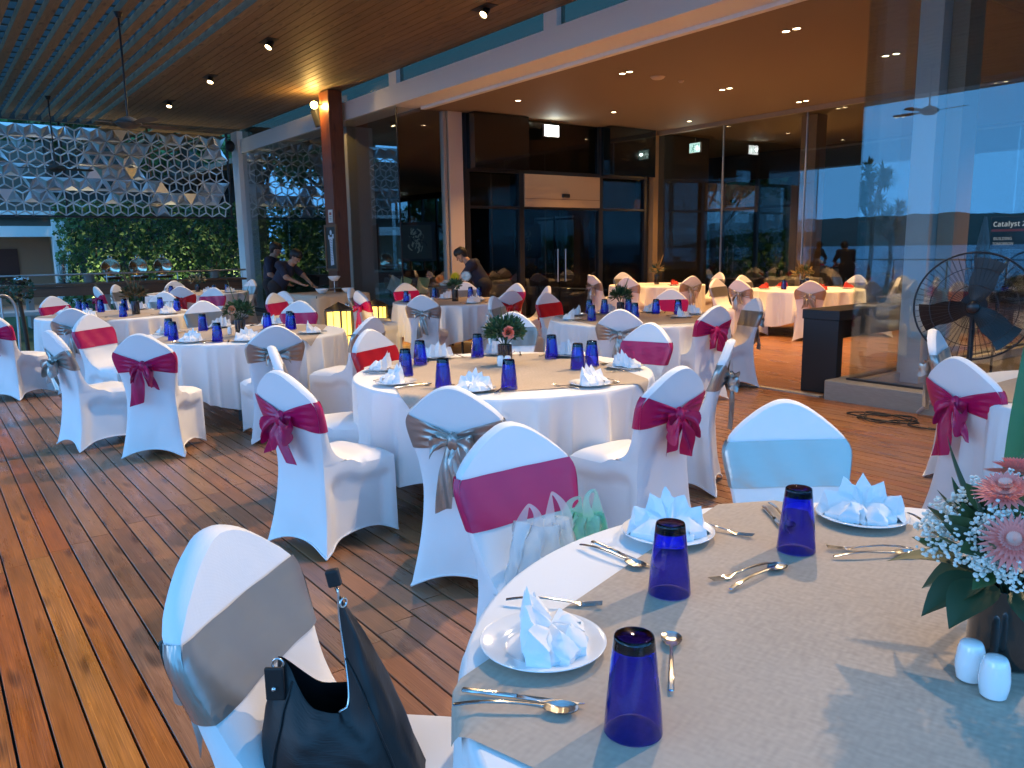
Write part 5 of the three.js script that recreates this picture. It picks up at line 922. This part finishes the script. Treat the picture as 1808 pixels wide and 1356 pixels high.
{ // black console table at the mouth of the recess
  const t = thing('console_table', 'black slab console with solid end panels beside the glass corner', 'table', [-4.64, 0.008, -8.5]);
  mk('top', rbox(0.42, 0.1, 2.2, 0.006).translate(0, 0.81, 0), blackMatte, t); mk('end_panel', rbox(0.4, 0.76, 0.1, 0.006).translate(0, 0.38, 1.04), blackMatte, t); mk('end_panel', rbox(0.4, 0.76, 0.1, 0.006).translate(0, 0.38, -1.04), blackMatte, t); mk('back_panel', box(-0.2, -0.17, 0.5, 0.76, -1, 1), blackMatte, t);
  const m = thing('audio_mixer', 'small audio mixer on the black console', 'mixer', [-4.62, 0.875, -8.9]); mk('body', rbox(0.3, 0.06, 0.42, 0.01).translate(0, 0.03, 0), mat(0.05, 0.05, 0.06, 0.5), m); for (let i = 0; i < 6; i++) for (let k = 0; k < 3; k++) mk('knob', new THREE.CylinderGeometry(0.009, 0.011, 0.02, 10).translate(-0.09 + k * 0.08, 0.068, -0.16 + i * 0.06), mat(0.4, 0.4, 0.4, 0.4), m);
  const n = solo('paper_sheet', box(-0.1, 0.1, 0, 0.002, -0.14, 0.14), mat(0.7, 0.7, 0.68, 0.8), 'white sheet of paper on the black console', 'paper', [-4.6, 0.872, -8.2], 0.4);
}
{ // pedestal fan
  const t = thing('pedestal_fan', 'large black pedestal fan in front of the glass corner', 'fan', [-2.92, 0.004, -6.82], 0.4);
  const hub = 1.02, R = 0.43, wires = [];
  for (let i = 0; i < 56; i++) { const a = (i / 56) * Math.PI * 2; wires.push(tube([[Math.cos(a) * 0.06, hub + Math.sin(a) * 0.06, 0.13], [Math.cos(a) * R * 0.7, hub + Math.sin(a) * R * 0.7, 0.12], [Math.cos(a) * R, hub + Math.sin(a) * R, 0.02], [Math.cos(a) * R * 0.7, hub + Math.sin(a) * R * 0.7, -0.07], [Math.cos(a) * 0.08, hub + Math.sin(a) * 0.08, -0.08]], 0.0014, 10, 4)); }
  for (const [r, z] of [[R, 0.02], [R * 0.72, 0.12], [R * 0.4, 0.132]]) wires.push(new THREE.TorusGeometry(r, r === R ? 0.008 : 0.003, 6, 60).translate(0, hub, z));
  mk('cage', join(wires), blackMetal, t);
  for (let i = 0; i < 3; i++) mk('blade', sheet(8, 12, (u, v) => { const r = lerp(0.05, 0.39, v), a = (u - 0.5) * lerp(1.5, 0.62, Math.min(1, v * 1.4)); return V(Math.sin(a) * r, hub + Math.cos(a) * r, 0.03 + (u - 0.5) * 0.1 * Math.min(1, v * 3)); }).translate(0, -hub, 0).rotateZ(i * 2.094 - 0.25).translate(0, hub, 0), mat(0.02, 0.018, 0.016, 0.4), t);
  mk('motor', new THREE.CylinderGeometry(0.1, 0.08, 0.24, 24).rotateX(Math.PI / 2).translate(0, hub, -0.2), blackMetal, t); mk('nose', new THREE.SphereGeometry(0.05, 16, 10).scale(1, 1, 0.5).translate(0, hub, 0.13), blackMetal, t);
  mk('pole', rod([0, 0.42, -0.16], [0, hub, -0.18], 0.022), blackMetal, t); mk('leg_hub', new THREE.CylinderGeometry(0.045, 0.045, 0.12, 16).translate(0, 0.46, -0.16), blackMetal, t);
  for (const a of [-2.3, -0.35, 2.0]) mk('leg', rod([0, 0.47, -0.16], [Math.sin(a) * 0.5, 0.015, -0.16 + Math.cos(a) * 0.5], 0.016), mat(0.5, 0.5, 0.52, 0.4, { metalness: 0.4 }), t);
  const c = solo('power_cable', tube([...Array(40)].map((_, i) => { const a = i * 0.5, r = 0.16 + 0.05 * Math.sin(i * 1.3); return V(Math.cos(a) * r * 1.35 + 0.004 * i, 0.012 + 0.004 * (i % 3), Math.sin(a) * r); }).concat([V(0.55, 0.01, 0.1), V(0.8, 0.01, -0.1)]), 0.007, 200, 6), blackMatte, 'black power cable coiled on the deck below the fan', 'cable', [-3.62, 0.0, -6.72]);
}

// ---------------------------------------------------------------- black handbag and plastic carrier bags
{
  const t = thing('handbag', 'slouchy black leather handbag with raised zip end on the chair seat', 'bag', [-1.405, 0.482, -0.6], 0.93);
  const ring = (phi, v, off) => { // footprint to mouth
    const c = Math.cos(phi), s = Math.sin(phi), sup = (x) => Math.sign(x) * Math.pow(Math.abs(x), 0.6);
    const bx = sup(c) * 0.165, bz = sup(s) * 0.075, right = sstep(0.35, 1, c), left = sstep(0.35, 1, -c);
    const ty = 0.2 - 0.03 * (1 - c * c) + 0.205 * Math.pow(right, 1.5) + 0.06 * left, tx = c > 0 ? lerp(0.05 * c, 0.0, right) : -0.125 * -c, tz = s * lerp(0.055, 0.012, Math.max(right, left));
    const k = Math.pow(v, 0.9), bul = 0.03 * Math.sin(v * Math.PI), x = lerp(bx, tx, k) + sup(c) * bul * 0.5, z = lerp(bz, tz, k) + sup(s) * bul;
    const cr = 0.006 * perlin.noise(c * 3 + v * 3, s * 3, v * 4) + 0.004 * Math.sin(phi * 5 + v * 6) * v;
    return V((x + cr) * (1 - off * 6), lerp(0.0, ty, v) + (v < 0.06 ? 0.02 * (0.06 - v) / 0.06 * 0 : 0) + off * (1 - v), (z + cr) * (1 - off * 9));
  };
  mk('body', join([sheet(96, 36, (u, v) => ring(u * Math.PI * 2, v, 0), true), sheet(96, 30, (u, v) => ring(u * Math.PI * 2, v, 0.005), true), sheet(48, 6, (u, v) => { const p = ring(u * Math.PI * 2, 0, 0); return V(p.x * v, 0.002 - 0.002 * v, p.z * v); }, true)]), leather, t);
  mk('side_seam', tube([...Array(10)].map((_, i) => { const p = ring(2.35, i / 9, 0); return V(p.x - 0.002, p.y, p.z + 0.003); }), 0.0022, 30, 6), leather, t);
  mk('side_seam', tube([...Array(10)].map((_, i) => { const p = ring(0.8, i / 9, 0); return V(p.x + 0.002, p.y, p.z + 0.003); }), 0.0022, 30, 6), leather, t);
  mk('zip', tube([...Array(16)].map((_, i) => { const p = ring(lerp(Math.PI * 0.5, 0.02, i / 15), 1, 0); return V(p.x, p.y + 0.002, p.z); }), 0.0026, 40, 5), steel, t);
  mk('zip_pull', rbox(0.026, 0.035, 0.018, 0.004).rotateZ(0.2)  .translate(-0.005, 0.428, 0.0), leather, t);
  mk('strap_tab', rbox(0.038, 0.07, 0.01, 0.004).translate(-0.125, 0.222, 0.034), leather, t); mk('rivet', new THREE.SphereGeometry(0.0055, 12, 8).translate(-0.125, 0.215, 0.042), steel, t); mk('strap_ring', new THREE.TorusGeometry(0.011, 0.0025, 6, 20).translate(-0.118, 0.262, 0.03), steel, t); mk('strap_ring', new THREE.TorusGeometry(0.009, 0.0025, 6, 20).rotateY(1).translate(0.014, 0.38, 0.01), steel, t);
}
const bagFilm = phys(0.86, 0.9, 0.92, 0.38, { transmission: 0.72, thickness: 0 }), bagGreen = phys(0.45, 0.82, 0.72, 0.4, { transmission: 0.62, thickness: 0 });
function carrier(label, p, turn, w, h, m, kk) {
  const t = thing('carrier_bag', label, 'bag', p, turn, 'plastic carrier bags on the chair');
  mk('body', sheet(64, 24, (u, v) => { const a = u * Math.PI * 2, c = Math.cos(a), s = Math.sin(a), k = Math.pow(v, 1.1), crease = 0.012 * perlin.noise(c * 3 + kk, v * 3, s * 3) + 0.012 * Math.sin(a * 9 + v * 2 + kk) * (0.3 + v) + 0.006 * Math.sin(a * 23 + v * 7) * v; const rx = w * (lerp(1, 0.62, k) + 0.12 * Math.sin(v * 3.1)), rz = w * 0.62 * lerp(1, 0.28, k); return V(c * rx + crease, h * v * (1 + 0.12 * Math.abs(c) * k) + 0.004, s * rz + crease); }, true), m, t);
  for (const k of [-1, 1]) mk('handle', sheet(4, 26, (u, v) => { const a = v * Math.PI, q = (u - 0.5) * lerp(0.045, 0.012, Math.sin(a)); return V(k * w * (0.42 - 0.12 * Math.sin(a)) + Math.cos(a) * w * 0.2 + q * Math.cos(a) + 0.006 * Math.sin(v * 9 + kk), h * 0.96 + Math.pow(Math.sin(a), 0.8) * h * (k > 0 ? 0.62 : 0.42) + q * Math.sin(a), k * 0.012 + 0.01 * Math.sin(v * 5 + kk)); }), m, t);
  mk('contents', rbox(w * 1.2, h * 0.55, w * 0.7, 0.02).translate(0, h * 0.3, 0), mat(0.6, 0.62, 0.6, 0.8), t);
}
carrier('translucent white carrier bag with upright loop handles on the crimson-sashed chair', [-1.87, 0.486, -1.5], 1.3, 0.115, 0.19, bagFilm, 1);
carrier('pale mint-green carrier bag on the crimson-sashed chair', [-1.9, 0.486, -1.7], 0.8, 0.085, 0.17, bagGreen, 4);

// ---------------------------------------------------------------- buffet at the garden end
{
  const t = thing('buffet_counter', 'long timber buffet counter with steel guard rail', 'counter', [-20, 0, -3.4]);
  mk('top', rbox(0.8, 0.05, 6.2, 0.01).translate(0, 0.9, 0), counterWood, t); mk('shelf_front', box(0.3, 0.33, 0.66, 0.87, -3.0, 3.0), counterWood, t);
  for (let i = 0; i < 5; i++) mk('leg', box(-0.3, 0.3, 0, 0.875, -3 + i * 1.48, -2.9 + i * 1.48), mat(0.3, 0.28, 0.26, 0.7), t);
  mk('guard_rail', rod([0.36, 1.12, -3.1], [0.36, 1.12, 3.1], 0.02), brushed, t); for (let i = 0; i < 5; i++) mk('rail_post', rod([0.36, 0.92, -3 + i * 1.5], [0.36, 1.12, -3 + i * 1.5], 0.012), brushed, t);
}
for (const [z, what] of [[-3.6, 'beside the stacked plates'], [-4.18, 'the middle one'], [-4.72, 'on the staff side']]) {
  const t = thing('chafing_dish', `round steel chafing dish with its lid standing open, ${what}`, 'chafing dish', [-20.05, 0.925, z], 0, 'chafing dishes on the buffet');
  mk('pan', lathe([[0, 0.05], [0.16, 0.05], [0.19, 0.1], [0.2, 0.12], [0.185, 0.12], [0.17, 0.08], [0, 0.07]], 32), steel, t); for (let i = 0; i < 3; i++) mk('foot', rod([Math.cos(i * 2.1) * 0.14, 0, Math.sin(i * 2.1) * 0.14], [Math.cos(i * 2.1) * 0.15, 0.07, Math.sin(i * 2.1) * 0.15], 0.012), steel, t);
  const lid = mk('lid', lathe([[0, 0.075], [0.06, 0.072], [0.14, 0.05], [0.19, 0.015], [0.205, 0.01], [0.205, 0], [0.19, 0.004], [0.13, 0.04], [0, 0.062]], 40).rotateZ(Math.PI / 2 - 0.15).translate(-0.12, 0.32, 0), mat(0.7, 0.62, 0.45, 0.16, { metalness: 1 }), t); mk('lid_handle', new THREE.TorusGeometry(0.035, 0.01, 6, 18).rotateY(Math.PI / 2).translate(-0.14, 0.55, 0), steel, lid);
}
for (const [z, what] of [[-3.1, 'beside the open chafing dishes'], [-5.85, 'near the serving staff']]) { const t = thing('plate_stack', `tall stack of white plates on the buffet ${what}`, 'plates', [-19.95, 0.925, z], 0, 'plate stacks on the buffet'); const pg = lathe([[0, 0], [0.08, 0], [0.125, 0.012], [0.126, 0.014], [0.08, 0.004], [0, 0.004]], 28); for (let i = 0; i < 16; i++) mk('plate', pg, porcelain, t).position.set(rr(-0.004, 0.004), i * 0.0125, rr(-0.004, 0.004)); }
{ const t = thing('hurricane_vase', 'tall clear hurricane vase with bare twigs on the buffet', 'vase', [-20, 0.925, -2.6]); mk('glass', lathe([[0, 0], [0.09, 0], [0.1, 0.01], [0.11, 0.42], [0.105, 0.42], [0.095, 0.015], [0, 0.012]], 28), pane, t); mk('twigs', join([...Array(9)].map((_, i) => tube([[rr(-0.04, 0.04), 0.02, rr(-0.04, 0.04)], [rr(-0.05, 0.05), 0.25, rr(-0.05, 0.05)], [rr(-0.1, 0.1), 0.5, rr(-0.1, 0.1)]], 0.006, 6, 5))), bark, t); mk('base', new THREE.CylinderGeometry(0.14, 0.15, 0.03, 24).translate(0, -0.0, 0), blackMatte, t);
  const b = thing('serving_tray', 'oval steel serving dish at the far end of the buffet', 'dish', [-20, 0.925, -1.78]); mk('dish', lathe([[0, 0.02], [0.15, 0.03], [0.2, 0.1], [0.19, 0.1], [0.14, 0.04], [0, 0.03]], 28), steel, b); mk('cover', new THREE.SphereGeometry(0.17, 24, 8, 0, 6.29, 0, Math.PI / 2).scale(1, 0.6, 1).translate(0, 0.07, 0), steel, b); mk('foot', new THREE.CylinderGeometry(0.12, 0.14, 0.03, 24).translate(0, 0.012, 0), blackMatte, b); }
{ // square serving table with beige cloth
  const t = thing('serving_table', 'square serving table under a beige cloth beside the staff', 'table', [-14.2, 0, -6.2], 0.15);
  mk('cloth', (() => { const r = (a) => { const k = 0.62 / Math.pow(Math.pow(Math.abs(Math.cos(a)), 9) + Math.pow(Math.abs(Math.sin(a)), 9), 1 / 9); return k; }; return sheet(140, 22, (u, v) => { const a = u * Math.PI * 2, R0 = r(a); if (v < 0.3) return V(Math.cos(a) * R0 * v / 0.3, 0.76, Math.sin(a) * R0 * v / 0.3); const d = (v - 0.3) / 0.7, f = 1 + 0.03 * d + 0.03 * d * Math.sin(a * 21) + 0.02 * d * Math.sin(a * 33 + 1); return V(Math.cos(a) * R0 * f, 0.76 - 0.72 * d, Math.sin(a) * R0 * f); }, true); })(), mat(0.55, 0.46, 0.36, 0.85, { bumpMap: weave, bumpScale: 0.0005 }), t);
  mk('frame', join([box(-0.58, 0.58, 0.7, 0.74, -0.58, 0.58), rod([-0.5, 0, -0.5], [-0.5, 0.7, -0.5], 0.02), rod([0.5, 0, 0.5], [0.5, 0.7, 0.5], 0.02), rod([-0.5, 0, 0.5], [-0.5, 0.7, 0.5], 0.02), rod([0.5, 0, -0.5], [0.5, 0.7, -0.5], 0.02)]), blackMetal, t);
  const bowl = lathe([[0, 0], [0.06, 0], [0.11, 0.06], [0.12, 0.09], [0.113, 0.09], [0.1, 0.06], [0, 0.012]], 28);
  for (const [x, z, m, l] of [[-13.95, -6.0, porcelain, 'white bowl on the beige serving table'], [-14.3, -6.5, mat(0.1, 0.06, 0.03, 0.4), 'dark wooden bowl on the beige serving table'], [-13.8, -6.45, porcelain, 'second white bowl at the corner of the beige serving table']]) solo('serving_bowl', bowl, m, l, 'bowl', [x, 0.763, z]);
  const f = thing('crystal_stand', 'tiered stand with a white bread basket on the beige serving table', 'stand', [-14.05, 0.763, -6.3]); mk('pole', rod([0, 0, 0], [0, 0.3, 0], 0.01), brushed, f); mk('lower_tray', new THREE.CylinderGeometry(0.12, 0.1, 0.015, 24).translate(0, 0.08, 0), brushed, f); mk('upper_tray', bowl.clone().translate(0, 0.22, 0), porcelain, f);
}
{ const t = thing('handrail', 'bent steel handrail at the garden edge of the deck', 'railing', [-13.6, 0, -1.0]); mk('rail', tube([[0, 0.02, -0.1], [0, 0.85, -0.1], [0.02, 0.98, 0.0], [0.1, 0.95, 0.2], [0.4, 0.8, 0.9]], 0.02, 40, 8), brushed, t); mk('post', rod([0.3, 0, 0.6], [0.3, 0.86, 0.66], 0.018), brushed, t); mk('post', rod([0.02, 0, 0.06], [0.02, 0.95, 0.06], 0.014), brushed, t);
  const s = thing('sapling', 'two thin dark stems of young shrubs beside the deck', 'plant', [-14.6, -0.04, -1.3]); mk('stem', tube([[0, 0, 0], [0.05, 0.5, 0.02], [-0.02, 1.0, 0.05]], 0.03, 8, 6), bark, s); mk('stem', tube([[0.1, 0, 0.6], [0.16, 0.5, 0.55], [0.1, 0.9, 0.6]], 0.015, 8, 6), bark, s); mk('leaves', leafCloud(160, () => { const v = inBall().multiplyScalar(0.25); return V(v.x, 1.05 + v.y, 0.05 + v.z); }, 0.07, 0.9), leafGreens[2], s);
  const b = thing('garden_bench', 'low pale stone bench on the lawn beside the buffet', 'bench', [-17.6, -0.04, -1.75]); mk('seat', rbox(0.5, 0.08, 1.9, 0.015).translate(0, 0.5, 0), mat(0.45, 0.45, 0.44, 0.8), b); for (const z of [-0.7, 0.7]) mk('leg', rbox(0.4, 0.46, 0.1, 0.01).translate(0, 0.23, z), mat(0.4, 0.4, 0.4, 0.8), b); }

// ---------------------------------------------------------------- staff
function capsule(p, a, b, ra, rb) { const ba = b.clone().sub(a), pa = p.clone().sub(a), h = clamp(pa.dot(ba) / ba.lengthSq(), 0, 1); return pa.addScaledVector(ba, -h).length() - lerp(ra, rb, h); }
const smin = (a, b, k) => { const h = Math.max(k - Math.abs(a - b), 0) / k; return Math.min(a, b) - h * h * k * 0.25; };
function sdfGeo(bones, c, half, res, k = 0.05) { // bones: [a, b, ra, rb]; box centre c, half size
  const mc = new MarchingCubes(res, new THREE.MeshBasicMaterial(), false, false, 60000), n = mc.size, p = V(); mc.isolation = 0;
  const B = bones.map(([a, b, ra, rb]) => [V(...a), V(...b), ra, rb ?? ra]);
  for (let z = 0; z < n; z++) for (let y = 0; y < n; y++) for (let x = 0; x < n; x++) { p.set(c[0] + ((x - n / 2) / (n / 2)) * half, c[1] + ((y - n / 2) / (n / 2)) * half, c[2] + ((z - n / 2) / (n / 2)) * half); let d = 9; for (const [a, b, ra, rb] of B) d = smin(d, capsule(p, a, b, ra, rb), k); mc.field[x + y * n + z * n * n] = -d; }
  mc.update(); const g = new THREE.BufferGeometry(); g.setAttribute('position', new THREE.BufferAttribute(mc.positionArray.slice(0, mc.count * 3), 3)); g.scale(half, half, half).translate(...c);
  const m = mergeVertices(g, 1e-4); m.computeVertexNormals(); return m;
}
function hand(w, e) { // wrist w, direction e: palm, four fingers, thumb
  const d = V(...e).normalize(), s = V(d.z, 0, -d.x).normalize(), u = s.clone().cross(d), W = V(...w), at = (f, l, h) => { const p = W.clone().addScaledVector(d, f).addScaledVector(s, l).addScaledVector(u, h); return [p.x, p.y, p.z]; }, b = [[at(0, -0.015, 0), at(0.075, -0.025, 0), 0.017, 0.013], [at(0, 0.012, 0), at(0.075, 0.025, 0), 0.017, 0.013]];
  [[-0.027, 0.06], [-0.009, 0.07], [0.01, 0.066], [0.028, 0.05]].forEach(([l, n]) => { b.push([at(0.075, l, 0), at(0.075 + n * 0.55, l * 1.15, -0.012), 0.0095, 0.0088], [at(0.075 + n * 0.55, l * 1.15, -0.012), at(0.075 + n * 0.9, l * 1.2, -0.035), 0.0088, 0.0075]); });
  b.push([at(0.015, -0.025, 0), at(0.05, -0.055, -0.012), 0.013, 0.01], [at(0.05, -0.055, -0.012), at(0.078, -0.058, -0.025), 0.01, 0.008]);
  const c = at(0.06, 0, -0.01); return sdfGeo(b, c, 0.125, 44, 0.012);
}
function person(label, p, turn, o) {
  const t = thing('person', label, 'person', p, turn), { hip, chest, neck, head, arms, legs } = o, L = (a, b, k) => a.map((q, i) => lerp(q, b[i], k));
  const sh = (k) => [chest[0] + k * 0.175, chest[1] + 0.12, chest[2] + 0.0];
  const body = [[hip, chest, 0.125, 0.14], [chest, neck, 0.11, 0.06], [neck, head, 0.05, 0.055], [sh(-1), sh(1), 0.065, 0.065], [[hip[0] - 0.08, hip[1], hip[2]], [hip[0] + 0.08, hip[1], hip[2]], 0.12, 0.12]], shirt = [[hip, chest, 0.142, 0.155], [chest, L(chest, neck, 0.75), 0.12, 0.075], [sh(-1), sh(1), 0.08, 0.08]], trousers = [[[hip[0] - 0.08, hip[1], hip[2]], [hip[0] + 0.08, hip[1], hip[2]], 0.135, 0.135]];
  const skin = []; arms.forEach(([el, wr], i) => { const s = sh(i ? 1 : -1); body.push([s, el, 0.055, 0.042], [el, wr, 0.042, 0.026]); shirt.push([s, L(s, el, 0.85), 0.068, 0.06]); skin.push(hand(wr, [wr[0] - el[0], wr[1] - el[1], wr[2] - el[2]])); });
  legs.forEach(([kn, an], i) => { const h = [hip[0] + (i ? 0.09 : -0.09), hip[1] - 0.04, hip[2]]; body.push([h, kn, 0.085, 0.055], [kn, an, 0.055, 0.04], [an, [an[0], 0.04, an[2] + 0.12], 0.04, 0.035]); trousers.push([h, kn, 0.1, 0.075], [kn, an, 0.075, 0.065]); });
  const hd = V(...head), f = V(...o.look).normalize(), sd = V(f.z, 0, -f.x).normalize(), up = sd.clone().cross(f).negate(); if (up.y < 0) up.negate(); const at = (x, y, z) => { const q = hd.clone().addScaledVector(sd, x).addScaledVector(up, y).addScaledVector(f, z); return [q.x, q.y, q.z]; };
  const headGeo = sdfGeo([[at(0, 0.03, -0.02), at(0, 0.045, 0.02), 0.082, 0.078], [at(0, -0.03, 0.02), at(0, -0.075, 0.045), 0.062, 0.04], [at(0, 0.012, 0.085), at(0, -0.018, 0.106), 0.011, 0.016], [at(-0.018, -0.052, 0.082), at(0.018, -0.052, 0.082), 0.011, 0.011], [at(-0.082, 0.005, -0.005), at(-0.086, -0.03, 0.0), 0.013, 0.011], [at(0.082, 0.005, -0.005), at(0.086, -0.03, 0.0), 0.013, 0.011], [at(-0.03, 0.03, 0.078), at(0.03, 0.03, 0.078), 0.013, 0.013]], at(0, 0, 0.01), 0.17, 56, 0.02);
  mk('body', join([sdfGeo(body, [0, 0.9, 0.15], 1.0, 84, 0.05), headGeo, ...skin]), mat(0.36, 0.2, 0.13, 0.6), t);
  mk('shirt', sdfGeo(shirt, [chest[0], chest[1], chest[2]], 0.62, 70, 0.05), mat(0.012, 0.016, 0.035, 0.85), t); mk('trousers', sdfGeo(trousers, [0, 0.5, 0], 0.66, 56, 0.04), mat(0.012, 0.012, 0.015, 0.85), t);
  mk('hair', sdfGeo([[at(0, 0.058, -0.03), at(0, 0.074, 0.02), 0.1, 0.086], [at(0, 0.0, -0.05), at(0, -0.03, -0.045), 0.07, 0.055], [at(0, 0.085, 0.05), at(0, 0.08, 0.06), 0.05, 0.042]], at(0, 0.03, -0.01), 0.16, 50, 0.02), mat(0.008, 0.007, 0.007, 0.6), t);
  for (const k of [-1, 1]) { const e = mk('eye', new THREE.SphereGeometry(0.0085, 10, 8).translate(...at(k * 0.03, 0.014, 0.088)), mat(0.03, 0.02, 0.018, 0.2), t); }
  mk('shoes', join(legs.map(([kn, an]) => rbox(0.09, 0.08, 0.26, 0.03).translate(an[0], 0.04, an[2] + 0.06))), blackMatte, t);
  return t;
}
person('staff member in a navy shirt standing with back turned beside the serving table', [-15.35, 0, -5.55], 2.5, { hip: [0, 0.92, 0], chest: [0, 1.25, 0.04], neck: [0, 1.45, 0.08], head: [0, 1.57, 0.13], look: [0.35, -0.45, 1], arms: [[[-0.27, 1.12, 0.08], [-0.2, 0.95, 0.28]], [[0.27, 1.12, 0.08], [0.2, 0.93, 0.28]]], legs: [[[-0.1, 0.5, 0.04], [-0.11, 0.09, 0]], [[0.1, 0.5, 0.02], [0.12, 0.09, -0.05]]] });
person('staff member in a dark shirt leaning over the serving table with arm outstretched', [-14.62, 0, -5.5], 2.15, { hip: [0, 0.9, -0.1], chest: [0, 1.17, 0.1], neck: [0, 1.33, 0.24], head: [0, 1.43, 0.33], look: [0.1, -0.75, 1], arms: [[[-0.25, 1.08, 0.28], [-0.12, 0.95, 0.5]], [[0.25, 1.1, 0.3], [0.16, 0.92, 0.56]]], legs: [[[-0.1, 0.5, -0.05], [-0.12, 0.09, -0.1]], [[0.1, 0.5, -0.1], [0.12, 0.09, -0.2]]] });
person('staff member in a dark shirt bending over a side stand before the dark doors', [-11.95, 0, -8.15], -0.75, { hip: [0, 0.9, -0.1], chest: [0, 1.16, 0.08], neck: [0, 1.32, 0.2], head: [0, 1.42, 0.3], look: [0, -0.7, 1], arms: [[[-0.25, 1.05, 0.25], [-0.14, 0.95, 0.48]], [[0.25, 1.05, 0.25], [0.16, 0.95, 0.5]]], legs: [[[-0.1, 0.5, -0.05], [-0.12, 0.09, -0.1]], [[0.1, 0.5, -0.05], [0.12, 0.09, -0.15]]] });
{ const t = thing('side_stand', 'dark side stand with folded cloths where the bending staff member works', 'stand', [-12.4, 0, -7.72], -0.75); mk('top', rbox(0.7, 0.04, 0.5, 0.01).translate(0, 0.86, 0), darkPanel, t); for (const [x, z] of [[-0.3, -0.2], [0.3, -0.2], [-0.3, 0.2], [0.3, 0.2]]) mk('leg', box(x - 0.02, x + 0.02, 0, 0.84, z - 0.02, z + 0.02), blackMetal, t); solo('cloth_pile', rbox(0.26, 0.1, 0.2, 0.03), mat(0.6, 0.5, 0.4, 0.9), 'small pile of folded cloths on the side stand', 'cloth', [-12.35, 0.932, -7.75], 0.5); }
renderer.render(scene, camera);
